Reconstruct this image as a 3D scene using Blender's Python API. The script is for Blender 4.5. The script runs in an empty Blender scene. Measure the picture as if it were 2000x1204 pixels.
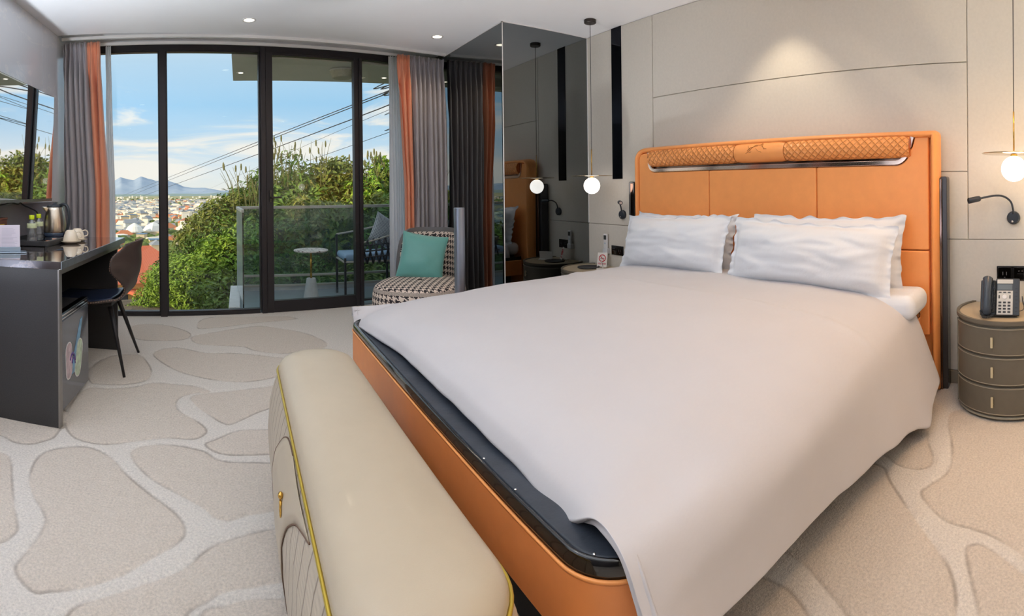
import bpy, math, random
import numpy as np
from mathutils import Vector, Matrix, noise
random.seed(7); rng = np.random.default_rng(7)
scene = bpy.context.scene
COL = scene.collection
PI = math.pi
sin, cos, tau = math.sin, math.cos, 2*math.pi

# ---------------------------------------------------------------- camera
cam_d = bpy.data.cameras.new('camera'); cam = bpy.data.objects.new('camera', cam_d); COL.objects.link(cam)
scene.camera = cam
cam_d.type = 'PANO'; cam_d.panorama_type = 'CENTRAL_CYLINDRICAL'
cam_d.central_cylindrical_range_u_min = -1.0
cam_d.central_cylindrical_range_u_max = 1.0
cam_d.central_cylindrical_range_v_min = -0.8354
cam_d.central_cylindrical_range_v_max = 0.3686
cam_d.central_cylindrical_radius = 1.0
cam_d.clip_start = 0.02; cam_d.clip_end = 30000
YAW, ROLL, EYE = 0.5322, 0.0113, 1.10
Mc = Matrix.Rotation(-YAW, 3, 'Z') @ Matrix(((cos(ROLL), 0, sin(ROLL)), (0, 1, 0), (-sin(ROLL), 0, cos(ROLL))))
R3 = Matrix((Mc.col[0], Mc.col[2], -Mc.col[1])).transposed()
cam.matrix_world = Matrix.Translation((0, 0, EYE)) @ R3.to_4x4()

scene.view_settings.view_transform = 'Standard'
scene.view_settings.look = 'None'
scene.view_settings.gamma = 1.0
scene.view_settings.use_curve_mapping = False
scene.view_settings.exposure = -0.12
scene.cycles.max_bounces = 10
scene.cycles.diffuse_bounces = 5
scene.cycles.glossy_bounces = 5
scene.cycles.transparent_max_bounces = 16
scene.cycles.sample_clamp_indirect = 6.0
scene.cycles.use_denoising = True

# ---------------------------------------------------------------- node helpers
def lin(c):
    f = lambda v: v/12.92 if v <= .04045 else ((v+.055)/1.055)**2.4
    return tuple(f(v/255.) for v in c[:3]) + (1.0,)

class NT:
    def __init__(s, tree): s.t = tree; s.n = tree.nodes; s.l = tree.links
    def new(s, typ, **kw):
        nd = s.n.new(typ)
        for k, v in kw.items(): setattr(nd, k, v)
        return nd
    def inp(s, sock, v):
        if hasattr(v, 'is_output') or isinstance(v, bpy.types.NodeSocket): s.l.new(v, sock)
        else: sock.default_value = v
    def math(s, op, a, b=0.0, c=0.0, clamp=False):
        nd = s.new('ShaderNodeMath', operation=op); nd.use_clamp = clamp
        for i, v in enumerate((a, b, c)): s.inp(nd.inputs[i], v)
        return nd.outputs[0]
    def mix(s, f, a, b, bt='MIX'):
        nd = s.new('ShaderNodeMix', data_type='RGBA', blend_type=bt)
        s.inp(nd.inputs[0], f); s.inp(nd.inputs[6], a); s.inp(nd.inputs[7], b)
        return nd.outputs[2]
    def noise(s, vec, scale, detail=4, rough=.5, dist=0):
        nd = s.new('ShaderNodeTexNoise'); s.inp(nd.inputs['Vector'], vec) if vec is not None else None
        nd.inputs['Scale'].default_value = scale; nd.inputs['Detail'].default_value = detail
        nd.inputs['Roughness'].default_value = rough; nd.inputs['Distortion'].default_value = dist
        return nd.outputs[0]
    def ramp(s, f, stops, interp='LINEAR'):
        nd = s.new('ShaderNodeValToRGB'); nd.color_ramp.interpolation = interp
        cr = nd.color_ramp
        while len(cr.elements) < len(stops): cr.elements.new(.5)
        for e, (p, c) in zip(cr.elements, stops): e.position = p; e.color = c if len(c) == 4 else tuple(c)+(1,)
        s.inp(nd.inputs[0], f); return nd.outputs[0]
    def mapr(s, v, a, b, c=0., d=1., smooth=False):
        nd = s.new('ShaderNodeMapRange'); nd.interpolation_type = 'SMOOTHSTEP' if smooth else 'LINEAR'
        s.inp(nd.inputs[0], v)
        for i, x in enumerate((a, b, c, d)): s.inp(nd.inputs[i+1], x)
        return nd.outputs[0]
    def sep(s, v):
        nd = s.new('ShaderNodeSeparateXYZ'); s.inp(nd.inputs[0], v); return nd.outputs
    def bump(s, h, strength=.3, dist=.01, normal=None):
        nd = s.new('ShaderNodeBump'); nd.inputs['Strength'].default_value = strength
        nd.inputs['Distance'].default_value = dist; s.inp(nd.inputs['Height'], h)
        if normal is not None: s.inp(nd.inputs['Normal'], normal)
        return nd.outputs[0]

def new_mat(name):
    m = bpy.data.materials.new(name); m.use_nodes = True
    nt = NT(m.node_tree); b = m.node_tree.nodes['Principled BSDF']
    return m, nt, b

def M(name, rgb, rough=.5, metal=0., nscale=0, namt=.08, bump=0, bscale=200, bdist=.002, coat=0, sheen=0, emit=None, estr=0, spec=.5, alpha=None, trans=0, vec='Object', aniso=0, stretch=None):
    m, nt, b = new_mat(name)
    tc = nt.new('ShaderNodeTexCoord').outputs[vec]
    if stretch:
        mp = nt.new('ShaderNodeMapping'); mp.inputs['Scale'].default_value = stretch; nt.l.new(tc, mp.inputs[0]); tc = mp.outputs[0]
    c = lin(rgb)
    if nscale:
        f = nt.noise(tc, nscale, 5, .6)
        f = nt.mapr(f, .3, .7, 1-namt, 1+namt)
        vm = nt.new('ShaderNodeVectorMath', operation='SCALE'); vm.inputs[0].default_value = c[:3]; nt.l.new(f, vm.inputs['Scale'])
        nt.l.new(vm.outputs[0], b.inputs['Base Color'])
    else: b.inputs['Base Color'].default_value = c
    b.inputs['Roughness'].default_value = rough; b.inputs['Metallic'].default_value = metal
    b.inputs['Coat Weight'].default_value = coat; b.inputs['Coat Roughness'].default_value = .05
    b.inputs['Sheen Weight'].default_value = sheen
    b.inputs['Specular IOR Level'].default_value = spec
    b.inputs['Transmission Weight'].default_value = trans
    if emit: b.inputs['Emission Color'].default_value = lin(emit); b.inputs['Emission Strength'].default_value = estr
    if bump:
        nt.l.new(nt.bump(nt.noise(tc, bscale, 3, .6), bump, bdist), b.inputs['Normal'])
    return m

# ---------------------------------------------------------------- mesh helpers
class MB:
    def __init__(s): s.v = []; s.f = []; s.mi = []; s.uv = []; s.has_uv = False; s.cm = 0
    def add(s, vs, fs, uvs=None):
        o = len(s.v); s.v += [tuple(p) for p in vs]
        for f in fs:
            s.f.append([i+o for i in f]); s.mi.append(s.cm)
        if uvs is not None:
            s.has_uv = True; s.uv += list(uvs)
        else: s.uv += [(0, 0)]*len(vs)
        return s
    def box(s, a, b, mat=None):
        x0, y0, z0 = a; x1, y1, z1 = b
        vs = [(x0,y0,z0),(x1,y0,z0),(x1,y1,z0),(x0,y1,z0),(x0,y0,z1),(x1,y0,z1),(x1,y1,z1),(x0,y1,z1)]
        if mat is not None: vs = [mat @ Vector(p) for p in vs]
        return s.add(vs, [(0,3,2,1),(4,5,6,7),(0,1,5,4),(1,2,6,5),(2,3,7,6),(3,0,4,7)])
    def prism(s, poly, h0, h1, axis='Z', mat=None):
        n = len(poly)
        def P(a, b, h): return {'Z': (a,b,h), 'X': (h,a,b), 'Y': (a,h,b)}[axis]
        vs = [P(a,b,h0) for a,b in poly] + [P(a,b,h1) for a,b in poly]
        if mat is not None: vs = [mat @ Vector(p) for p in vs]
        return s.add(vs, [tuple(range(n))[::-1], tuple(range(n, 2*n))] + [(i,(i+1)%n,(i+1)%n+n,i+n) for i in range(n)])
    def lathe(s, prof, c=(0,0,0), seg=32, mat=None, cap=True):
        vs = []; fs = []; n = len(prof)
        for r, z in prof:
            for k in range(seg):
                a = tau*k/seg; vs.append((r*cos(a), r*sin(a), z))
        mt = Matrix.Translation(c) if mat is None else mat
        vs = [mt @ Vector(p) for p in vs]
        for i in range(n-1):
            for k in range(seg):
                k2 = (k+1) % seg; fs.append((i*seg+k, i*seg+k2, (i+1)*seg+k2, (i+1)*seg+k))
        if cap:
            fs.append(tuple(range(seg))[::-1]); fs.append(tuple((n-1)*seg+k for k in range(seg)))
        return s.add(vs, fs)
    def tube(s, pts, r, seg=8, closed=False):
        pts = [Vector(p) for p in pts]; n = len(pts)
        rr = r if hasattr(r, '__len__') else [r]*n
        vs = []; fs = []; up = None
        for i, p in enumerate(pts):
            if closed: t = pts[(i+1)%n]-pts[i-1]
            else: t = pts[min(i+1,n-1)]-pts[max(i-1,0)]
            t.normalize()
            if up is None:
                up = Vector((0,0,1)) if abs(t.z) < .9 else Vector((1,0,0))
            u = (up - t*up.dot(t)); u = u.normalized() if u.length > 1e-6 else t.orthogonal().normalized()
            up = u; w = t.cross(u)
            for k in range(seg):
                a = tau*k/seg; vs.append(p + (u*cos(a)+w*sin(a))*rr[i])
        m = n if closed else n-1
        for i in range(m):
            for k in range(seg):
                j = (i+1) % n; k2 = (k+1) % seg
                fs.append((i*seg+k, i*seg+k2, j*seg+k2, j*seg+k))
        if not closed:
            fs.append(tuple(range(seg))[::-1]); fs.append(tuple((n-1)*seg+k for k in range(seg)))
        return s.add(vs, fs)
    def grid(s, P, uv=None, wrap=False):
        """P[i][j] -> point"""
        ni, nj = len(P), len(P[0])
        vs = [p for row in P for p in row]
        fs = []
        for i in range(ni-1):
            for j in range(nj if wrap else nj-1):
                j2 = (j+1) % nj; fs.append((i*nj+j, i*nj+j2, (i+1)*nj+j2, (i+1)*nj+j))
        return s.add(vs, fs, [q for row in uv for q in row] if uv else None)
    def sphere(s, c, r, su=24, sv=12):
        c = Vector(c); r = r if hasattr(r, '__len__') else (r,r,r)
        P = [[(c.x+r[0]*sin(PI*i/sv)*cos(tau*j/su), c.y+r[1]*sin(PI*i/sv)*sin(tau*j/su), c.z+r[2]*cos(PI*i/sv)) for j in range(su)] for i in range(sv+1)]
        return s.grid(P, wrap=True)
    def build(s, name, mat, parent=None, smooth=False, bevel=0, bseg=2, sub=0, solid=0, angle=35, label=None, soff=0):
        me = bpy.data.meshes.new(name); me.from_pydata(s.v, [], s.f); me.update()
        mats = mat if isinstance(mat, (list, tuple)) else [mat]
        for mm in mats: me.materials.append(mm)
        if len(mats) > 1: me.polygons.foreach_set('material_index', s.mi)
        if s.has_uv:
            ul = me.uv_layers.new(name='UVMap'); li = np.zeros(len(me.loops), int); me.loops.foreach_get('vertex_index', li)
            ul.data.foreach_set('uv', np.array(s.uv, float)[li].ravel())
        o = bpy.data.objects.new(name, me); COL.objects.link(o)
        if smooth:
            me.polygons.foreach_set('use_smooth', [True]*len(me.polygons))
        if solid:
            md = o.modifiers.new('solid', 'SOLIDIFY'); md.thickness = solid; md.offset = soff
        if bevel:
            md = o.modifiers.new('bevel', 'BEVEL'); md.width = bevel; md.segments = bseg; md.limit_method = 'ANGLE'; md.angle_limit = math.radians(angle)
            me.polygons.foreach_set('use_smooth', [True]*len(me.polygons))
            wn = o.modifiers.new('wn', 'WEIGHTED_NORMAL'); wn.keep_sharp = False
        if sub:
            md = o.modifiers.new('sub', 'SUBSURF'); md.levels = sub; md.render_levels = sub
        if parent is not None: put(o, parent)
        if label: o['label'] = label
        return o

def put(o, parent):
    o.parent = parent
    t = parent; m = Matrix.Identity(4); chain = []
    while t is not None: chain.append(t); t = t.parent
    for t in reversed(chain): m = m @ t.matrix_parent_inverse @ Matrix.LocRotScale(t.location, t.rotation_euler, t.scale)
    o.matrix_parent_inverse = m.inverted()

def tag(o, label, cat, group=None, kind=None):
    o['label'] = label; o['category'] = cat
    if group: o['group'] = group
    if kind: o['kind'] = kind
    return o
def thing(name, label, cat, loc=(0,0,0), group=None):
    o = bpy.data.objects.new(name, None); COL.objects.link(o); o.location = loc; o.empty_display_size = .1
    return tag(o, label, cat, group)
def struct(name, mb, mat, **kw):
    o = mb.build(name, mat, **kw) if isinstance(mb, MB) else mb
    if not o.parent: o['kind'] = 'structure'
    return o
def copy_tree(o, parent=None):
    c = o.copy(); COL.objects.link(c)
    if parent is not None: c.parent = parent
    for ch in list(o.children): copy_tree(ch, c)
    return c
def crom(pts, n=8, closed=False):
    P = [Vector(p) for p in pts]; out = []; N = len(P)
    for i in range(N if closed else N-1):
        if closed: a, b, c, d = P[i-1], P[i], P[(i+1)%N], P[(i+2)%N]
        else: a, b, c, d = P[max(i-1,0)], P[i], P[i+1], P[min(i+2,N-1)]
        for k in range(n):
            t = k/n
            out.append(.5*((2*b)+(-a+c)*t+(2*a-5*b+4*c-d)*t*t+(-a+3*b-3*c+d)*t**3))
    if not closed: out.append(P[-1])
    return out
def interp(xs, ys, x): return float(np.interp(x, xs, ys))
def sm(a, b, x):
    t = min(1, max(0, (x-a)/(b-a))); return t*t*(3-2*t)
def ZR(a): return Matrix.Rotation(a, 4, 'Z')
def T(*p): return Matrix.Translation(p)
def RX(a): return Matrix.Rotation(a, 4, 'X')
def RY(a): return Matrix.Rotation(a, 4, 'Y')

# ---------------------------------------------------------------- sky and sun
w = bpy.data.worlds.new('sky'); scene.world = w; w.use_nodes = True
nt = NT(w.node_tree); bg = w.node_tree.nodes['Background']
tcg = nt.new('ShaderNodeTexCoord').outputs['Generated']
sx, sy, sz = nt.sep(tcg)
base = nt.ramp(nt.mapr(sz, -.02, .5), [(0, lin((244,240,228))), (.12, lin((228,236,240))), (.22, lin((194,222,242))), (.36, lin((160,207,240))), (.5, lin((186,218,242))), (.62, lin((214,232,245))), (1, lin((222,234,246)))])
mp = nt.new('ShaderNodeMapping'); mp.inputs['Scale'].default_value = (1.2, 1.2, 7.5); nt.l.new(tcg, mp.inputs[0])
cl = nt.noise(mp.outputs[0], 2.2, 6, .55, .6)
band = nt.mapr(sz, .02, .34, 1., .0, True)
thr = nt.mapr(band, 0, 1, .62, .42)
cf = nt.math('MULTIPLY', nt.mapr(nt.math('SUBTRACT', cl, thr), 0., .14, 0., 1., True), .85)
colr = nt.mix(cf, base, lin((255,247,236)))
nt.l.new(colr, bg.inputs[0]); bg.inputs[1].default_value = SKY = 1.12

def light(name, typ, loc, energy, color=(1,1,1), parent=None, rot=(0,0,0), **kw):
    d = bpy.data.lights.new(name, typ); d.energy = energy; d.color = color
    for k, v in kw.items(): setattr(d, k, v)
    o = bpy.data.objects.new(name, d); COL.objects.link(o); o.location = loc; o.rotation_euler = rot
    if parent is not None: put(o, parent)
    return o
sun = light('sun', 'SUN', (0,0,50), 4.6, (1.0, .80, .55), angle=math.radians(1.0))
sun.rotation_euler = Vector((.86, .42, -.36)).to_track_quat('-Z', 'Y').to_euler()
WARM = (1.0, .80, .58)
CEIL = 2.39
def bulb(loc, parent, watts, size=.07, color=WARM, blend=.6, angle=150):
    return light('lamp_light', 'SPOT', loc, watts, color, parent, (0,0,0), shadow_soft_size=size, spot_size=math.radians(angle), spot_blend=blend)
# ---------------------------------------------------------------- materials
m_white = M('white_paint', (226,224,222), .55, nscale=3, namt=.02)
m_ceil = M('ceiling_paint', (240,240,242), .5, nscale=2, namt=.015)
m_wallfab = M('cream_wall_panel', (217,210,198), .75, nscale=60, namt=.03, bump=.12, bscale=500, bdist=.001)
m_black = M('black_powder', (54,53,54), .5, nscale=300, namt=.35, bump=.15, bscale=900, bdist=.0006)
m_blackgloss = M('black_gloss', (10,9,9), .08, coat=.6)
m_frame = M('bronze_window_frame', (50,47,50), .42, .4)
m_chrome = M('chrome', (220,220,222), .12, 1)
m_steel = M('brushed_steel', (196,186,172), .28, 1, nscale=40, namt=.08, stretch=(1,1,30))
m_gold = M('brass', (214,170,84), .2, 1)
m_goldpipe = M('gold_piping', (206,178,72), .35, .7)
m_orange = M('orange_leather', (250,164,92), .42, nscale=14, namt=.03, bump=.22, bscale=420, bdist=.0008, coat=.06)
m_orange2 = M('orange_leather_rail', (228,140,76), .40, nscale=14, namt=.04, bump=.2, bscale=420, bdist=.0008, coat=.05)
m_cream = M('cream_leather', (184,169,146), .42, nscale=9, namt=.03, bump=.2, bscale=380, bdist=.0005, coat=.04, spec=.5)
m_linen = M('white_duvet_cotton', (196,192,193), .85, nscale=5, namt=.012, bump=.1, bscale=35, bdist=.004, sheen=.1)
m_pillow = M('white_pillow_cotton', (220,222,227), .85, bump=.25, bscale=22, bdist=.006, sheen=.15)
m_navy = M('dark_mattress_cloth', (52,58,68), .5, nscale=12, namt=.25, bump=.3, bscale=30, bdist=.004)
m_bronze = M('dark_bronze_mirror', (120,96,84), .08, 1)
m_glossgrey = M('dark_grey_lacquer', (70,70,72), .25, .3)
m_teal = M('teal_satin', (92,158,150), .42, sheen=.5, bump=.15, bscale=25, bdist=.005, nscale=8, namt=.05)
m_greyshell = M('grey_leather_shell', (96,94,94), .4, bump=.1, bscale=300, bdist=.0006)
m_ns = M('olive_grey_leather', (104,97,84), .5, bump=.15, bscale=400, bdist=.0006, nscale=30, namt=.04)
m_nspipe = M('pale_piping', (158,150,132), .5)
m_nstop = M('beige_nightstand_top', (176,160,134), .5, bump=.08, bscale=300, bdist=.0006)
m_brass2 = M('champagne_handle', (226,216,184), .42, .7)
m_plastic = M('dark_plastic', (44,50,58), .4)
m_silver = M('silver_plastic', (196,192,184), .4, .2)
m_whitepl = M('white_plastic', (228,228,228), .4)
m_red = M('red_print', (200,40,50), .5)
m_concrete = M('white_concrete', (205,208,208), .8, nscale=12, namt=.08, bump=.2, bscale=60, bdist=.004)
m_brown = M('brown_leather_chair', (62,50,46), .45, bump=.25, bscale=300, bdist=.001, nscale=20, namt=.1)
m_stitch = M('pale_stitching', (150,120,104), .6)
m_seatsky = M('black_leather_sky_tint', (42,54,80), .26, bump=.1, bscale=300, bdist=.0008)  # black leather; the sky's blue reflection is painted into its base colour
m_leg = M('black_metal_leg', (44,42,44), .45, .3)
m_porcelain = M('cream_porcelain', (236,222,200), .18, coat=.3)
m_globe = M('opal_glass_globe', (255,250,244), .4, emit=(255,244,236), estr=5.0)
m_lens = M('lamp_lens', (255,245,230), .4, emit=(255,238,212), estr=5)
m_balclamp = M('drum_shade', (182,176,150), .7, nscale=60, namt=.15)
m_sign = M('ivory_card', (238,232,224), .6)
m_wirem = M('black_wire', (30,30,34), .6)

def glass_mat(name, tint=(1,1,1), refl=.05, rough=0.0, edge=.75, greyf=0.0, grey=(.6,.7,.72)):
    m = bpy.data.materials.new(name); m.use_nodes = True; nt = NT(m.node_tree); nt.n.clear()
    out = nt.new('ShaderNodeOutputMaterial'); tr = nt.new('ShaderNodeBsdfTransparent'); tr.inputs[0].default_value = (*tint, 1)
    gl = nt.new('ShaderNodeBsdfGlossy'); gl.inputs['Roughness'].default_value = rough
    lw = nt.new('ShaderNodeFresnel'); lw.inputs[0].default_value = 1.45
    f = nt.math('MULTIPLY', lw.outputs[0], edge)
    mx = nt.new('ShaderNodeMixShader'); nt.l.new(f, mx.inputs[0]); nt.l.new(tr.outputs[0], mx.inputs[1]); nt.l.new(gl.outputs[0], mx.inputs[2])
    last = mx
    if greyf:
        df = nt.new('ShaderNodeBsdfDiffuse'); df.inputs[0].default_value = (*grey, 1)
        m2 = nt.new('ShaderNodeMixShader'); m2.inputs[0].default_value = greyf
        nt.l.new(mx.outputs[0], m2.inputs[1]); nt.l.new(df.outputs[0], m2.inputs[2]); last = m2
    nt.l.new(last.outputs[0], out.inputs[0]); return m
m_glass = glass_mat('window_glass', (.97,.99,.99))
m_railglass = glass_mat('railing_glass', (.74,.86,.85), edge=.9, greyf=.10, grey=(.35,.42,.45))
m_clearpl = glass_mat('clear_plastic', (.93,.95,.96), edge=2.6, greyf=.14, grey=(.85,.87,.9))

# dark tinted mirror of the column
m_mirror, nt, b = new_mat('smoked_mirror')
b.inputs['Base Color'].default_value = (.18,.195,.20,1); b.inputs['Metallic'].default_value = 1; b.inputs['Roughness'].default_value = .0
m_stripmirror = M('black_mirror_strip', (40,42,48), .03, 1)
# the tv screen: dark glossy glass
m_screen, nt, b = new_mat('glossy_tv_screen')
b.inputs['Base Color'].default_value = (.95,.95,.97,1); b.inputs['Metallic'].default_value = 1; b.inputs['Roughness'].default_value = .015

# satin curtain
def satin(name, rgb, rough=.38, sheen=.4):
    m, nt, b = new_mat(name)
    tc = nt.new('ShaderNodeTexCoord').outputs['UV']
    mp = nt.new('ShaderNodeMapping'); mp.inputs['Scale'].default_value = (400, 3, 1); nt.l.new(tc, mp.inputs[0])
    f = nt.mapr(nt.noise(mp.outputs[0], 1, 3), .3, .7, .92, 1.06)
    vm = nt.new('ShaderNodeVectorMath', operation='SCALE'); vm.inputs[0].default_value = lin(rgb)[:3]; nt.l.new(f, vm.inputs['Scale'])
    nt.l.new(vm.outputs[0], b.inputs['Base Color'])
    b.inputs['Roughness'].default_value = rough; b.inputs['Sheen Weight'].default_value = sheen; b.inputs['Specular IOR Level'].default_value = .6
    return m
m_curtain = satin('grey_satin_curtain', (158,152,156), .27)
m_curtor = satin('orange_satin_curtain', (222,140,104), .4)
m_sheer = bpy.data.materials.new('sheer_voile'); m_sheer.use_nodes = True
nt = NT(m_sheer.node_tree); nt.n.clear(); out = nt.new('ShaderNodeOutputMaterial')
tr = nt.new('ShaderNodeBsdfTransparent'); df = nt.new('ShaderNodeBsdfDiffuse'); df.inputs[0].default_value = (.95,.96,.98,1)
tl = nt.new('ShaderNodeBsdfTranslucent'); tl.inputs[0].default_value = (.97,.98,1,1)
m1 = nt.new('ShaderNodeMixShader'); m1.inputs[0].default_value = .82; nt.l.new(df.outputs[0], m1.inputs[1]); nt.l.new(tl.outputs[0], m1.inputs[2])
m2 = nt.new('ShaderNodeMixShader'); m2.inputs[0].default_value = .82; nt.l.new(tr.outputs[0], m2.inputs[1]); nt.l.new(m1.outputs[0], m2.inputs[2])
nt.l.new(m2.outputs[0], out.inputs[0])

# houndstooth from a warp / weft twill, on UVs in metres
m_hound, nt, b = new_mat('houndstooth_fabric')
u, v, _ = nt.sep(nt.new('ShaderNodeTexCoord').outputs['UV'])
S = 8/.043
uu = nt.math('MULTIPLY', u, S); vv = nt.math('MULTIPLY', v, S)
fl = lambda x: nt.math('FLOOR', x)
par = lambda x: nt.math('GREATER_THAN', nt.math('PINGPONG', nt.math('ADD', fl(nt.math('DIVIDE', x, 4.0)), 0.0), 1.0), .5)
cu, cv = par(uu), par(vv)
su = nt.math('ADD', fl(uu), fl(vv)); md = nt.math('FLOORED_MODULO', su, 4.0)
ch = nt.math('LESS_THAN', md, 1.5)
val = nt.math('ADD', nt.math('MULTIPLY', ch, cu), nt.math('MULTIPLY', nt.math('SUBTRACT', 1.0, ch), cv))
nt.l.new(nt.mix(val, lin((222,206,192)), lin((44,38,42))), b.inputs['Base Color']); b.inputs['Roughness'].default_value = .9
nt.l.new(nt.bump(nt.noise(nt.new('ShaderNodeTexCoord').outputs['Object'], 300, 2), .3, .002), b.inputs['Normal'])

# quilted orange leather (diamonds) on UVs in metres
m_quilt, nt, b = new_mat('quilted_orange_leather')
u, v, _ = nt.sep(nt.new('ShaderNodeTexCoord').outputs['UV'])
def tri(x): return nt.math('PINGPONG', x, .5)
Q = 1/.042
d1 = tri(nt.math('MULTIPLY', nt.math('ADD', u, nt.math('MULTIPLY', v, 1.0)), Q)); d2 = tri(nt.math('MULTIPLY', nt.math('SUBTRACT', u, nt.math('MULTIPLY', v, 1.0)), Q))
hh = nt.math('POWER', nt.math('MULTIPLY', nt.math('MINIMUM', d1, d2), 2.0), .5)
nt.l.new(nt.mix(nt.mapr(hh, 0, .35), lin((176,92,34)), lin((250,164,92))), b.inputs['Base Color'])
nt.l.new(nt.bump(hh, .9, .010), b.inputs['Normal']); b.inputs['Roughness'].default_value = .4

# channel-tufted leather of the bench sides: rows with fine ribs, on UVs in metres (u along, v up)
m_bside, nt, b = new_mat('channel_tufted_leather')
u, v, _ = nt.sep(nt.new('ShaderNodeTexCoord').outputs['UV'])
rib = nt.math('SINE', nt.math('MULTIPLY', v, tau/.0125)); row = nt.math('PINGPONG', nt.math('MULTIPLY', nt.math('ADD', nt.math('MULTIPLY', v, .35), u), 1/.065), .5)
rg = nt.mapr(row, 0., .08, 0., 1., True)
nt.l.new(nt.mix(rg, lin((132,116,100)), lin((186,172,152))), b.inputs['Base Color'])
h = nt.math('ADD', nt.math('MULTIPLY', rib, .16), nt.math('MULTIPLY', rg, 1.0))
nt.l.new(nt.bump(h, .6, .004), b.inputs['Normal']); b.inputs['Roughness'].default_value = .42

# dark marble desk top
m_marble, nt, b = new_mat('dark_marble_top')
tc = nt.new('ShaderNodeTexCoord').outputs['Object']
n = nt.noise(tc, 2.2, 8, .6, 2.5); vein = nt.mapr(nt.math('ABSOLUTE', nt.math('SUBTRACT', n, .5)), 0, .03, 1., 0., True)
nt.l.new(nt.mix(nt.math('MULTIPLY', vein, .35), lin((46,40,42)), lin((140,124,118))), b.inputs['Base Color'])
b.inputs['Roughness'].default_value = .03; b.inputs['Coat Weight'].default_value = 1; b.inputs['Coat Roughness'].default_value = .01; b.inputs['Specular IOR Level'].default_value = 1.0
# grey stone wall panels
m_stone, nt, b = new_mat('grey_stone_panel')
tc = nt.new('ShaderNodeTexCoord').outputs['Object']
n = nt.noise(tc, .8, 8, .55, 1.8); vein = nt.mapr(nt.math('ABSOLUTE', nt.math('SUBTRACT', n, .5)), 0, .008, 1., 0., True)
nt.l.new(nt.mix(nt.math('MULTIPLY', vein, .4), lin((210,213,220)), lin((232,230,228))), b.inputs['Base Color'])
b.inputs['Roughness'].default_value = .22; b.inputs['Coat Weight'].default_value = .3
m_darkpanel = M('dark_grey_panel', (120,120,130), .3, nscale=4, namt=.1)

# carpet: pattern attribute 'cell' is the signed distance (m) to the edge of the carved islands
m_carpet, nt, b = new_mat('carved_carpet')
at = nt.new('ShaderNodeAttribute', attribute_name='cell').outputs['Fac']
tc = nt.new('ShaderNodeTexCoord').outputs['Object']
fine = nt.noise(tc, 120, 5, .75); mid = nt.noise(tc, 26, 6, .75); big = nt.noise(tc, 3, 3, .5)
inside = nt.mapr(at, -.006, .006, 0., 1., True)
edge = nt.mapr(nt.math('ABSOLUTE', at), .0, .011, 1., 0., True)
c_in = nt.mix(nt.mapr(mid, .3, .7), lin((224,211,196)), lin((232,220,206))); c_out = lin((238,230,220))
c = nt.mix(inside, c_out, c_in)
c = nt.mix(nt.math('MULTIPLY', edge, nt.mapr(big, .42, .58, .02, .62)), c, lin((150,134,118)))
c = nt.mix(1.0, c, nt.ramp(fine, [(.3, (.72,.72,.72,1)), (.68, (1.10,1.10,1.10,1))]), 'MULTIPLY')
nt.l.new(c, b.inputs['Base Color']); b.inputs['Roughness'].default_value = .95; b.inputs['Sheen Weight'].default_value = .15; b.inputs['Specular IOR Level'].default_value = .1
hh = nt.math('ADD', nt.math('MULTIPLY', fine, .6), nt.math('MULTIPLY', mid, .8))
nt.l.new(nt.bump(hh, .9, .012), b.inputs['Normal'])
# ================================================================ SETTING
XL, XR, YB = -1.45, 2.78, -2.6
yw = lambda x: 4.595+.1403*x            # inner face of the window wall
yc = lambda x: 3.93+.186*(x+1.45)       # edge of the ceiling at the curtain pocket
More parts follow.
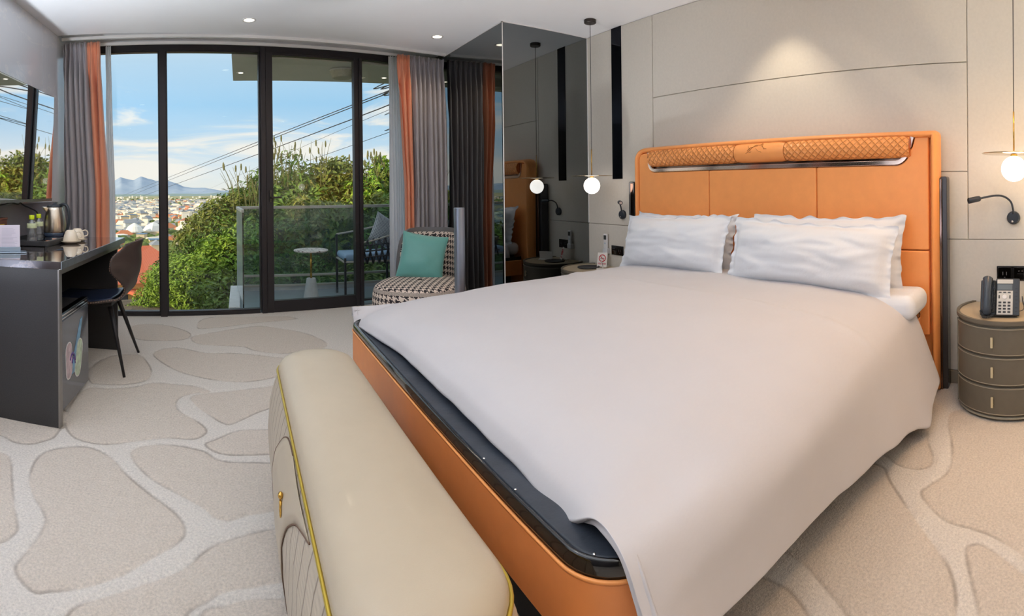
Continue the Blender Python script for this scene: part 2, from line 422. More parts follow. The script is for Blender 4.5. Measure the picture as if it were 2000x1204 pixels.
# --- floor (carpet) with carved island pattern
CELLS = [[(-0.83,1.96),(-0.8,1.82),(-0.74,1.72),(-0.66,1.63),(-0.64,1.54),(-0.65,1.42),(-0.65,1.37),(-0.61,1.33),(-0.56,1.31),(-0.52,1.33),(-0.44,1.37),(-0.35,1.44),(-0.27,1.53),(-0.2,1.61),(-0.19,1.68),(-0.24,1.76),(-0.35,1.86),(-0.45,1.96),(-0.54,2.07),(-0.67,2.13),(-0.8,2.06)],[(-0.47,2.14),(-0.44,2.06),(-0.35,1.95),(-0.23,1.86),(-0.14,1.79),(-0.1,1.74),(-0.05,1.72),(0.02,1.75),(0.11,1.77),(0.31,1.85),(0.34,2.02),(0.11,2.08),(-0.08,2.1),(-0.17,2.18),(-0.31,2.22),(-0.42,2.2)],[(-0.16,2.24),(-0.12,2.18),(-0.05,2.15),(0.11,2.15),(0.32,2.15),(0.35,2.36),(0.15,2.37),(-0.01,2.37),(-0.12,2.28)],[(-0.84,2.35),(-0.76,2.21),(-0.66,2.17),(-0.57,2.18),(-0.47,2.23),(-0.34,2.28),(-0.22,2.28),(-0.17,2.33),(-0.17,2.39),(-0.24,2.49),(-0.32,2.58),(-0.34,2.7),(-0.28,2.79),(-0.17,2.82),(-0.24,2.89),(-0.36,2.92),(-0.51,2.93),(-0.6,2.85),(-0.74,2.8),(-0.85,2.78),(-0.88,2.63)],[(-0.26,2.77),(-0.24,2.65),(-0.16,2.53),(-0.07,2.43),(-0.0,2.48),(0.07,2.55),(0.24,2.7),(0.26,2.95),(0.14,2.89),(-0.06,2.84)],[(-0.7,3.42),(-0.61,3.28),(-0.55,3.11),(-0.55,2.97),(-0.65,2.88),(-0.79,2.85),(-0.87,2.87),(-0.94,3.08),(-0.87,3.35)],[(-0.37,3.89),(-0.31,3.71),(-0.12,3.67),(0.02,3.64),(0.1,3.55),(0.31,3.47),(0.61,3.59),(0.51,3.92),(0.29,4.12),(0.12,4.19),(-0.18,4.04)],[(-0.11,1.34),(-0.05,1.37),(0.01,1.39),(0.07,1.39),(0.23,1.36),(0.19,1.18),(-0.1,1.19)],[(-1.12,1.9),(-0.99,1.95),(-0.93,1.92),(-0.86,1.79),(-0.78,1.64),(-0.72,1.54),(-0.72,1.49),(-0.74,1.45),(-0.82,1.4)],[(-1.32,2.26),(-1.22,2.09),(-1.06,2.09),(-0.98,2.06),(-0.91,2.07),(-0.86,2.12),(-0.83,2.2),(-0.89,2.46)],[(-0.45,1.28),(-0.34,1.38),(-0.18,1.49),(-0.12,1.57),(-0.06,1.62),(0.08,1.67),(0.28,1.68),(0.24,1.48),(0.07,1.44),(-0.04,1.42),(-0.1,1.38),(-0.15,1.33),(-0.16,1.2),(-0.41,1.14)],[(-0.6,3.46),(-0.42,3.17),(-0.22,3.03),(-0.0,2.97),(0.21,3.04),(0.42,3.22),(0.3,3.36),(-0.0,3.49),(-0.25,3.51),(-0.47,3.61)],[(-0.91,4.08),(-0.8,3.8),(-0.61,3.76),(-0.42,3.82),(-0.4,3.99),(-0.59,4.19),(-0.79,4.23)],[(-0.35,4.14),(-0.21,4.15),(0.13,4.3),(0.39,4.36),(0.58,4.46),(0.04,4.54),(-0.31,4.45)],[(1.9,0.64),(1.81,0.57),(1.68,0.47),(1.53,0.35),(1.44,0.28),(1.34,0.24),(1.27,0.23),(1.16,0.21),(1.11,0.38),(1.2,0.49),(1.25,0.56),(1.31,0.66),(1.33,0.72),(1.36,0.83),(1.56,0.84),(1.87,0.8)],[(1.92,0.56),(1.91,0.5),(1.94,0.45),(2.01,0.45),(2.11,0.49),(2.22,0.52),(2.43,0.57),(2.45,0.71),(2.11,0.75),(1.96,0.62)],[(2.34,0.45),(2.11,0.39),(1.93,0.37),(1.82,0.42),(1.78,0.44),(1.73,0.42),(1.64,0.33),(1.61,0.23),(1.58,0.16),(1.5,0.06),(1.38,-0.05),(2.01,-0.16),(2.54,-0.02),(2.53,0.23),(2.45,0.43)],[(1.52,0.24),(1.44,0.22),(1.35,0.19),(1.28,0.17),(1.16,0.15),(1.17,-0.04),(1.33,-0.02),(1.43,0.06),(1.49,0.12),(1.54,0.19),(1.54,0.22)],[(1.22,0.7),(1.2,0.64),(1.16,0.58),(1.08,0.47),(0.98,0.67),(1.05,0.79),(1.2,0.81)]]
def cell_distance(X, Y):
    D = np.full(X.shape, -9.0)
    for c in CELLS:
        P = np.array([tuple(p)[:2] for p in crom([(a,b_,0) for a,b_ in c], 5, True)])
        A = P; B = np.roll(P, -1, 0)
        x0, x1 = P[:,0].min()-.12, P[:,0].max()+.12; y0, y1 = P[:,1].min()-.12, P[:,1].max()+.12
        sel = np.where((X>x0)&(X<x1)&(Y>y0)&(Y<y1))[0]
        if not len(sel): continue
        px, py = X[sel][:,None], Y[sel][:,None]
        ax, ay = A[:,0][None], A[:,1][None]; bx, by = B[:,0][None], B[:,1][None]
        dx, dy = bx-ax, by-ay; t = np.clip(((px-ax)*dx+(py-ay)*dy)/(dx*dx+dy*dy+1e-12), 0, 1)
        d = np.sqrt((px-ax-t*dx)**2+(py-ay-t*dy)**2).min(1)
        cr = ((ay>py)!=(by>py)) & (px < (bx-ax)*(py-ay)/(by-ay+1e-12)+ax)
        ins = cr.sum(1)%2 == 1
        D[sel] = np.maximum(D[sel], np.where(ins, d, -d))
    return D
xs = np.concatenate([[-1.5], np.arange(-1.3, 2.81, .0135)]); ys = np.concatenate([[YB], np.arange(-.35, 4.4, .0135), [4.5, 4.7, 5.0]])
nx, ny = len(xs), len(ys); XX, YY = np.meshgrid(xs, ys, indexing='ij')
CD = cell_distance(XX.ravel(), YY.ravel())
yy = np.minimum(YY.ravel(), 4.60+.1403*XX.ravel())
vs = np.stack([XX.ravel(), yy, -0.006*np.exp(-(CD/.010)**2)], 1)
ii, jj = np.meshgrid(np.arange(nx-1), np.arange(ny-1), indexing='ij'); q = (ii*ny+jj).ravel()
me = bpy.data.meshes.new('floor'); me.from_pydata(vs.tolist(), [], np.stack([q, q+ny, q+ny+1, q+1], 1).tolist()); me.update()
a_ = me.attributes.new('cell', 'FLOAT', 'POINT'); a_.data.foreach_set('value', CD.astype(np.float32)); me.materials.append(m_carpet)
me.polygons.foreach_set('use_smooth', [True]*len(me.polygons))
fo = bpy.data.objects.new('floor', me); COL.objects.link(fo); fo['kind'] = 'structure'
# --- ceiling with the curtain pocket
cb = MB(); z0, z1 = CEIL, CEIL+.2
cb.prism([(XL-.2,YB-.2),(XR+.2,YB-.2),(XR+.2,yc(XR+.2)),(XL-.2,yc(XL-.2))], z0, z1)
cb.prism([(XL-.2,yc(XL-.2)),(XR+.2,yc(XR+.2)),(XR+.2,yw(XR)+.25),(XL-.2,yw(XL)+.1)], CEIL+.045, z1)
struct('ceiling', cb, m_ceil)
# --- left wall: stone panels above, darker panel below the television
wl = MB(); wl.box((XL-.15,YB,-.05),(XL-.02,yc(XL),CEIL))
wl.box((XL-.15,yc(XL),-.05),(XL-.02,yw(XL),CEIL+.05))
for y0,y1 in ((YB,.9),(.904,2.25),(2.254,3.6),(3.604,yc(XL))): wl.box((XL-.02,y0,1.03),(XL,y1,CEIL))
wl.cm = 1
for y0,y1 in ((YB,.9),(.904,2.25),(2.254,yc(XL))): wl.box((XL-.02,y0,0),(XL-.004,y1,1.026))
struct('wall_left', wl, [m_stone, m_darkpanel], bevel=.0015, bseg=1)
# --- bed wall: padded cream panels with grooves
wr = MB(); wr.box((XR+.012,YB,-.05),(XR+.2,5.2,CEIL+.05))
g = .0025
def panel(y0,y1,z0,z1): wr.box((XR,y0+g,z0+g),(XR+.013,y1-g,z1-g))
panel(YB,.415,.796,CEIL); panel(.415,2.652,1.77,CEIL); panel(.415,2.652,1.17,1.77)
panel(.415,2.652,.796,1.17); panel(YB,3.43,0.07,.796)
panel(2.652,3.43,.796,CEIL)
struct('wall_right', wr, m_wallfab, bevel=.002, bseg=2)
t = MB(); t.box((XR-.005,2.992,1.168),(XR-.0005,3.108,CEIL-.001)); o = struct('trim_1', t, m_stripmirror)
t = MB(); t.box((XR-.008,YB,0),(XR+.01,2.9,.07)); struct('baseboard_right', t, M('taupe_skirting', (150,138,122), .5), bevel=.002)
bk = MB(); bk.box((XL-.2,YB-.15,-.05),(XR+.2,YB,CEIL+.05)); struct('wall_back', bk, M('warm_back_wall', (205,196,182), .8, nscale=3, namt=.03))
# --- mirrored column
XC, YCn = 1.945, 3.425
cm = MB(); cm.box((XC+.006,YCn+.006,-.02),(XR+.05,5.1,CEIL+.05)); struct('wall_column', cm, M('column_core', (40,40,42), .6))
t = MB(); t.box((XC+.004,YCn,0.0),(XR-.001,YCn+.005,CEIL-.006)); t.box((XC,YCn,0.0),(XC+.005,yw(XC)-.06,CEIL-.006)); struct('wall_mirror', t, m_mirror)
t = MB(); t.box((XC-.005,YCn-.005,CEIL-.006),(XR,YCn+.008,CEIL)); t.box((XC-.005,YCn-.005,CEIL-.006),(XC+.006,yc(XC),CEIL)); t.box((XC-.0015,YCn-.0015,0),(XC+.004,YCn+.004,CEIL-.005)); struct('trim_2', t, m_white)
t = MB(); t.box((XR-.006,YCn-.006,.8),(XR,YCn,CEIL-.006)); struct('trim_3', t, m_white)
# --- window wall
WA = math.atan(.1403)
MW = T(0, 4.595, 0) @ ZR(WA)            # local x runs along the glass, local y outwards
k = 1/cos(WA)
L = lambda x: x*k
def wbox(mb, x0, x1, y0, y1, z0, z1): return mb.box((L(x0),y0,z0),(L(x1),y1,z1), MW)
fr = MB()
wbox(fr,-1.75,2.2,0,.07,2.362,2.44); wbox(fr,-1.75,.18,0,.07,-.03,.028)
struct('trim_4', fr, m_frame, bevel=.003)
def window(n, x0, x1, zb=.028, zt=2.362, sw=.012):
    f = MB(); wbox(f,x0-sw,x0,.005,.06,zb,zt); wbox(f,x1,x1+sw,.005,.06,zb,zt); wbox(f,x0,x1,.005,.06,zb,zb+.014); wbox(f,x0,x1,.005,.06,zt-.01,zt)
    o = struct('window_%d'%n, f, m_frame, bevel=.002)
    p = MB(); wbox(p,x0,x1,.028,.036,zb+.014,zt-.01); p.build('pane', m_glass, o); return o
window(1,-1.70,-.716); 
mu = MB(); wbox(mu,-.704,-.645,-.03,.07,.0,2.362); struct('trim_5', mu, m_frame, bevel=.003)
window(2,-.633,.182)
mu = MB(); wbox(mu,.194,.241,-.02,.07,.0,2.40); struct('trim_6', mu, m_frame, bevel=.003)
# sliding door
f = MB(); wbox(f,.243,.306,-.01,.055,0.0,2.362); wbox(f,1.087,1.13,-.01,.055,0.0,2.362); wbox(f,.306,1.087,-.005,.05,0.0,.106); wbox(f,.306,1.087,-.005,.05,2.335,2.362)
d1 = struct('door_1', f, m_frame, bevel=.003)
p = MB(); wbox(p,.306,1.087,.02,.028,.106,2.335); p.build('pane', m_glass, d1)
hd = MB(); wbox(hd,.268,.284,-.03,-.01,1.0,1.11); wbox(hd,.272,.372,-.055,-.04,1.035,1.05); wbox(hd,.272,.284,-.055,-.01,1.035,1.05); hd.build('door_handle', m_blackgloss, d1, bevel=.003)
mu = MB(); wbox(mu,1.132,1.165,-.02,.07,0,2.362); struct('trim_7', mu, m_frame, bevel=.003)
window(3,1.177,2.15,.04)
# --- balcony (slab, soffit)
bx0, bx1, by1 = -.06, 4.2, 5.70
t = MB(); t.prism([(bx0+.03,yw(bx0)+.09),(bx1,yw(bx1)+.09),(bx1,by1),(bx0+.03,by1)], -.22, -.004); struct('floor_balcony', t, M('blue_grey_tile', (140,156,168), .3, nscale=5, namt=.06))
t = MB(); t.prism([(bx0,yw(bx0)+.08),(bx1,yw(bx1)+.08),(bx1,by1),(bx0,by1)], 2.335, 2.62); struct('ceiling_balcony', t, M('grey_soffit', (222,218,206), .7, nscale=3, namt=.04))
t = MB(); t.prism([(bx0-.05,yw(bx0)+.09),(bx0+.055,yw(bx0)+.09),(bx0+.055,by1+.05),(bx0-.05,by1+.05)], -.25, .045); t.box((bx0+.05,by1-.02,-.25),(bx1,by1+.06,.045)); struct('trim_8', t, m_concrete, bevel=.006)
# facade outside, closing the room against the low sun
t = MB(); t.box((-6,yw(-1.75)-.1,-9),(XL-.15,yw(-1.75)+.1,4.6)); t.box((-6,-6,4.3-1.7),(7,3.9,2.9)); t.box((XR+.2,YB,-1),(XR+.4,5.2,2.9)); t.box((-1.8,-6,-9),(7,4.3,-.25)); struct('wall_exterior', t, m_concrete)

rail = thing('balcony_railing', 'glass balcony railing with slim metal top rail beyond the sliding door', 'railing', (.0,5.65,0))
p = MB(); p.box((.03,5.64,.05),(bx1,5.652,.905)); p.build('glass_panel', m_railglass, rail)
p = MB(); p.prism([(-.036,5.64),(-.024,5.64),(.034,4.76),(.022,4.76)], .05, .905); p.build('glass_panel', glass_mat('pale_edge_glass', (.80,.88,.88), edge=1.2, greyf=.45, grey=(.62,.68,.70)), rail)
p = MB(); p.prism([(-.042,5.67),(-.015,5.67),(.040,4.72),(.014,4.72)], .905, .935); p.box((-.03,5.625,.905),(bx1,5.67,.935)); p.build('top_rail', m_silver, rail, bevel=.003)
p = MB(); p.box((.03,5.63,.155),(bx1,5.66,.18)); p.box((.03,5.63,.045),(bx1,5.66,.07)); p.build('bottom_rail', m_silver, rail, bevel=.003)
p = MB(); p.box((.022,4.735,.0),(.034,4.75,.92)); p.build('post', m_blackgloss, rail)

# recessed downlights
def downlight(x, y, z, label, watts, r=.042, size=.05, angle=150, cat='ceiling light', grp=None, color=WARM):
    t_ = thing('recessed_downlight', label, cat, (x,y,z), grp)
    a = MB(); a.lathe([(r+.012,0),(r+.012,-.004),(r,-.005),(r-.004,-.001)], (x,y,z), 24, cap=False); a.build('trim_ring', m_white, t_, smooth=True)
    a = MB(); a.lathe([(.001,-.0015),(r-.004,-.0015)], (x,y,z), 24, cap=False); a.build('lens', m_lens, t_)
    if watts: bulb((x,y,z-.02), t_, watts, size, angle=angle, color=color)
    return t_
downlight(.084,3.911-.07,CEIL,'small round downlight in the ceiling above the leftmost window mullions',9)
downlight(1.639,4.063-.07,CEIL,'small round downlight in the ceiling near the orange curtain and mirrored column',9)
bal = []
downlight(.024,5.31,2.335,'small balcony soffit light seen through the second window pane',2, r=.03)
downlight(1.58,5.40,2.335,'small balcony soffit light seen beside the white sheer curtain',2, r=.03)
downlight(2.48,1.5,CEIL,'wall washing downlight above the orange headboard',24, size=.02, angle=84, color=(1,.84,.62))
FILL_POS = [(-.6,1.6,9,0,'first added ceiling fill light behind the camera, on the desk side'),(.9,.6,5,0,'added ceiling fill light above the camera spot'),(2.1,.2,26,1,'added ceiling fill light over the near side of the bed, by the right nightstand'),(1.3,1.6,7,0,'added ceiling fill light over the middle of the bed'),
 (2.0,-.3,60,1,'added warm ceiling fill light over the floor right of the bed'),(-.6,-1.2,10,0,'added ceiling fill light behind the camera at the entrance end')]
for (x,y,wt,wm,lab) in FILL_POS:  # unseen downlights added to raise the room's brightness
    downlight(x,y,CEIL,lab,wt,size=.12,angle=105 if wm else 165,color=(1,.55,.22) if wm else (1,.97,.94))
# added fill lights on the floor, out of sight, that brighten the ceiling
def uplighter(x, y, watts, label, cone=120, color=(.96,.98,1.0)):
    t_ = thing('added_floor_fill', label, 'lamp', (x,y,0)); c_ = (x,y,0)
    a = MB(); a.lathe([(.001,0),(.07,0),(.075,.01),(.075,.16),(.068,.16),(.068,.11),(.001,.11)], c_, 28); a.build('can', m_blackgloss, t_, smooth=True, bevel=.002)
    a = MB(); a.lathe([(.001,.115),(.066,.115)], c_, 24, cap=False); a.build('lens', m_lens, t_)
    light('lamp_light', 'SPOT', (x,y,.165), watts, color, t_, (PI,0,0), shadow_soft_size=.06, spot_size=math.radians(cone), spot_blend=.7)
uplighter(1.75,2.83,62,'added floor fill light hidden behind the far side of the bed',88)
uplighter(-1.15,1.35,480,'added floor fill light by the left wall in front of the desk, out of view',125,(.84,.92,1.0))
uplighter(.5,-1.3,120,'added floor fill light behind the camera on the desk side',125)
uplighter(2.3,-.9,130,'added floor fill light behind the camera by the bed wall',130,(1,.84,.62))
# drum lamp on the balcony soffit
t_ = thing('drum_ceiling_lamp', 'woven round drum lamp under the balcony ceiling outside the glass door', 'lamp', (1.052,5.117,2.335))
a = MB(); a.lathe([(.12,0),(.125,-.02),(.10,-.085),(.09,-.09)], (1.052,5.117,2.335), 32); a.build('shade', m_balclamp, t_, smooth=False)
a = MB(); a.lathe([(.128,-.004),(.130,-.012),(.128,-.02)], (1.052,5.117,2.335), 32); a.build('rim', m_silver, t_)
# ================================================================ BED
BX0, BY0, BY1 = .55, .645, 2.60
def u_path(x0, x1, y0, y1, R, n=10):
    """U shaped outline: near side from head to foot, round foot corners, far side back to the head; with outward normals"""
    P = [((x1-(x1-x0-R)*i/12, y0), (0,-1)) for i in range(12)]
    P += [((x0+R-R*sin(a), y0+R-R*cos(a)), (-sin(a), -cos(a))) for a in [PI/2*i/n for i in range(n+1)]]
    P += [((x0, y0+R+(y1-y0-2*R)*i/12), (-1,0)) for i in range(1,12)]
    P += [((x0+R-R*cos(a), y1-R+R*sin(a)), (-cos(a), sin(a))) for a in [PI/2*i/n for i in range(n+1)]]
    P += [((x0+R+(x1-x0-R)*i/12, y1), (0,1)) for i in range(1,13)]
    return P
def sweep(mb, path, prof):
    """prof: closed list of (outward offset, z)"""
    n = len(prof)
    G = [[(p[0]+nn[0]*o, p[1]+nn[1]*o, z) for o, z in prof] for p, nn in path]
    mb.grid(G, wrap=True); o = len(mb.v)-n*len(path)
    mb.f += [[o+i for i in range(n)], [len(mb.v)-n+i for i in range(n)][::-1]]; mb.mi += [mb.cm]*2
    return mb
bed = thing('bed_frame', 'large bed with orange leather rail and tall orange leather headboard against the cream wall', 'bed', (1.6,1.62,0))
path = u_path(BX0, 2.60, BY0, BY1, .13)
a = MB(); sweep(a, path, [(0,.26),(0,.395),(-.006,.402),(-.03,.402),(-.03,.26)]); a.build('leather_rail', m_orange2, bed, smooth=True, bevel=.003, angle=50)
a = MB(); sweep(a, path, [(.001,.397),(.003,.403),(-.001,.406),(-.004,.40)]); a.build('piping', m_orange, bed, smooth=True)
a = MB(); sweep(a, u_path(BX0+.004,2.60,BY0+.004,BY1-.004,.126), [(0,.403),(.002,.42),(-.002,.434),(-.007,.438),(-.014,.434),(-.018,.42),(-.018,.403)]); a.build('gloss_rim', m_blackgloss, bed, smooth=True, bevel=.002, angle=60, label='glossy black rim above the orange rail')
a = MB(); sweep(a, u_path(BX0+.03,2.60,BY0+.03,BY1-.03,.10), [(0,.385),(0,.41),(-.10,.41),(-.10,.385)]); a.build('platform', m_blackgloss, bed, smooth=True, bevel=.003)
a = MB(); a.box((BX0+.12,.90,0),(2.6,2.40,.27)); a.build('plinth', m_black, bed, bevel=.01)
for y in (1.0,1.25,2.1):
    pass
for (sx, sy) in ((.559,.97),(.559,1.12),(.572,.715),(.602,.668)):
    a = MB(); a.sphere((sx+.012,sy,.438),(.0035,.0035,.002),10,6); a.build('screw', m_chrome, bed, smooth=True)
# headboard
HX = 2.64
hb = MB(); hb.prism([(.552,0),(2.70,0),(2.70,1.30),(2.685,1.345),(2.65,1.378),(2.60,1.388),(.575,1.388),(.556,1.38),(.552,1.36)], 2.665, 2.735, 'X')
hb_o = hb.build('headboard', m_orange, bed, bevel=.012, bseg=3, angle=40)
wg = MB()
def ring_sweep(mb, pts, w, x0, x1):
    """padded border following pts (y,z) on the headboard, w = inward width"""
    P = [Vector((0,p[0],p[1])) for p in pts]; n = len(P); G = []
    c = Vector((0,1.62,.6))
    for i, p in enumerate(P):
        t = (P[min(i+1,n-1)]-P[max(i-1,0)]).normalized(); nn = Vector((0,-t.z,t.y))
        if nn.dot(c-p) < 0: nn = -nn
        row = []
        for k in range(9):
            a_ = PI*k/8; row.append((x0-(x0-x1)*sin(a_), p.y+nn.y*w*(.5-.5*cos(a_)), p.z+nn.z*w*(.5-.5*cos(a_))))
        G.append(row)
    mb.grid(G)
ring_sweep(wg, [(2.70,.02),(2.70,.6),(2.70,1.27)]+[(2.70-.10*(1-cos(a)),1.29+.098*sin(a)) for a in [PI/2*i/8 for i in range(9)]]+[(2.3,1.388),(1.6,1.388),(.9,1.388),(.585,1.388)]+[(.585-.033*sin(a),1.388-.03*(1-cos(a))) for a in [PI/2*i/4 for i in range(1,5)]]+[(.552,1.2),(.552,.6),(.552,.02)], .045, 2.70, 2.612)
wg.build('border', m_orange, hb_o, smooth=True)
# padded face: three panels with the U shaped cut-out at the top, split by seams
def arc(cy, cz, r, a0, a1, n=8): return [(cy+r*cos(math.radians(a0+(a1-a0)*i/n)), cz+r*sin(math.radians(a0+(a1-a0)*i/n))) for i in range(n+1)]
ZB = 1.203
def face(poly, sag=0, label=None):
    f = MB(); f.prism(poly, 2.632, 2.67, 'X'); return f.build('padded_panel', m_orange, hb_o, bevel=.009, bseg=3, angle=50)
sp = .0012
left = [(2.018+sp,.40),(2.652,.40),(2.652,1.30)] + arc(2.612,1.30,.040,0,90) + [(2.575,1.345)] + [(2.566,1.30)] + arc(2.495,ZB+.068,.068,0,-90,8) + [(2.018+sp,ZB)]
face(left)
face([(1.252+sp,.40),(2.018-sp,.40),(2.018-sp,ZB),(1.252+sp,ZB)])
right = [(.602,.752),(1.252-sp,.752),(1.252-sp,ZB)] + arc(.785,ZB+.078,.078,270,180,8) + [(.690,1.30),(.676,1.352),(.602,1.352)]
face(right)
face([(.602,.30),(1.252-sp,.30),(1.252-sp,.748),(.602,.748)])
# bronze mirror band in the cut
mb_ = MB(); mb_.prism([(.672,ZB-.01),(2.60,ZB-.01),(2.60,1.35),(.672,1.35)], 2.655, 2.662, 'X'); mb_.build('mirror_band', m_bronze, hb_o)
def strip(pts, w, x0, x1):
    s_ = MB(); P = [Vector((0,*p)) for p in pts]; G = []
    for i, p in enumerate(P):
        t_ = (P[min(i+1,len(P)-1)]-P[max(i-1,0)]).normalized(); nn = Vector((0,-t_.z,t_.y)); nn = nn if nn.dot(Vector((0,1.6,1.32))-p) > 0 else -nn
        G.append([(x0,p.y,p.z),(x1,p.y,p.z),(x1,p.y+nn.y*w,p.z+nn.z*w),(x0,p.y+nn.y*w,p.z+nn.z*w)])
    s_.grid(G, wrap=True); return s_
ins = [(2.566-.002,1.345),(2.564,1.30)]+arc(2.495,ZB+.07,.068,0,-90,8)+[(2.2,ZB+.002),(1.6,ZB+.002),(1.1,ZB+.002)]+arc(.785,ZB+.08,.077,270,180,8)+[(.694,1.30),(.680,1.35)]
strip(ins, .024, 2.626, 2.66).build('metal_trim', M('polished_rose_metal', (226,200,186), .1, 1), hb_o, smooth=True, bevel=.002)
# bolster roll in three lengths
def roll(y0, y1, mat, name='bolster', puff=.0):
    P = []; U = []; n = max(6, int((y1-y0)/.02)); R = .062
    for i in range(n+1):
        y = y0+(y1-y0)*i/n; e = min(i, n-i); rr = R*(1-.10*max(0, 1-e/1.5))
        P.append([(2.643-rr*sin(PI*1.15*j/24+.0)*.92, y, 1.303+rr*cos(PI*1.15*j/24)*.99) for j in range(25)])
        U.append([(y, R*PI*1.15*j/24) for j in range(25)])
    m_ = MB(); m_.grid(P, U)
    for e in (0, n):
        c_ = (2.643, P[e][0][1], 1.303); o_ = len(m_.v); m_.v += [c_]+list(P[e]); m_.uv += [(0,0)]*26
        for j in range(24): m_.f.append([o_, o_+1+j, o_+2+j]); m_.mi.append(0)
    return m_.build(name, mat, hb_o, smooth=True)
roll(.700,1.442,m_quilt); roll(1.446,1.793,m_orange,'plain_bolster'); roll(1.797,2.535,m_quilt)
# embossed emblem on the plain length: a peaked ridge with strokes
em = MB()
def onroll(y, s): th_ = s/.062; return (2.643-.0635*sin(th_)*.92, y, 1.303+.0635*cos(th_)*.99)
for pts in ([(1.70,.105),(1.67,.085),(1.645,.062),(1.62,.060)],[(1.69,.09),(1.67,.07),(1.65,.065)],[(1.645,.062),(1.63,.052),(1.60,.052),(1.59,.038),(1.585,.055)],
            [(1.59,.04),(1.585,.062),(1.57,.085)],[(1.60,.052),(1.575,.075),(1.555,.082)],[(1.68,.10),(1.66,.095)],[(1.63,.075),(1.615,.09),(1.59,.1)],[(1.69,.055),(1.68,.07),(1.675,.085)]):
    em.tube([onroll(p.x,p.y) for p in crom([(a_,b_,0) for a_,b_ in pts],4)], .0012, 5)
em.build('emblem', M('embossed_leather', (176,110,40), .5), hb_o, smooth=True)
# black posts flanking the headboard
for y0,y1,lab in ((.515,.552,None),(2.78,2.83,None)):
    p_ = MB(); p_.prism([(y0,0),(y1,0),(y1,1.135),(y1-.006,1.142),(y0+.006,1.142),(y0,1.135)], 2.69, 2.766, 'X'); po = p_.build('side_post', m_glossgrey, bed, bevel=.004)
    s_ = MB(); s_.box((2.678,y0+.026 if y0<1 else y0-.028,0),(2.69,y1+.03 if y0<1 else y1-.03,1.13)); s_.build('mirror_inlay', m_bronze, po, bevel=.003)
    s_ = MB(); s_.box((2.672,y1+.0,.0) if y0<1 else (2.672,y0-.03,0),(2.69,y1+.012,1.135) if y0<1 else (2.69,y0-.018,1.135)); s_.build('edge_strip', m_blackgloss, po, bevel=.003)

# mattress
def rbox(mb, a, b, r, n=4):
    """soft rounded box as a superellipsoid-like cage"""
    mb.box(a, b); return mb
mt = MB(); mt.box((.60,.68,.40),(2.61,2.57,.56)); mat_o = thing('mattress', 'white sheeted mattress with dark cloth sides lying on the bed frame', 'mattress', (1.6,1.62,.41))
def rrect(x0,x1,y0,y1,R,n=8):
    return [(cx+R*cos(math.radians(a0+90*i/n)), cy+R*sin(math.radians(a0+90*i/n))) for cx,cy,a0 in ((x1-R,y1-R,0),(x0+R,y1-R,90),(x0+R,y0+R,180),(x1-R,y0+R,270)) for i in range(n+1)]
a = MB(); a.prism(rrect(.578,2.60,.675,2.57,.10), .4105, .426); a.build('dark_border', m_navy, mat_o, bevel=.006, bseg=3)
a = MB(); a.prism(rrect(.66,2.60,.72,2.52,.08), .42, .46); a.build('dark_side', m_navy, mat_o, bevel=.01, bseg=3)
a = MB(); a.box((1.15,.90,.45),(2.60,2.42,.54)); a.box((.72,.86,.45),(1.2,2.42,.475)); a.build('fitted_sheet', m_pillow, mat_o, bevel=.01, bseg=2)
a = MB(); a.box((2.30,.60,.452),(2.605,2.575,.572)); a.build('sheet_end', m_pillow, mat_o, bevel=.05, bseg=6)

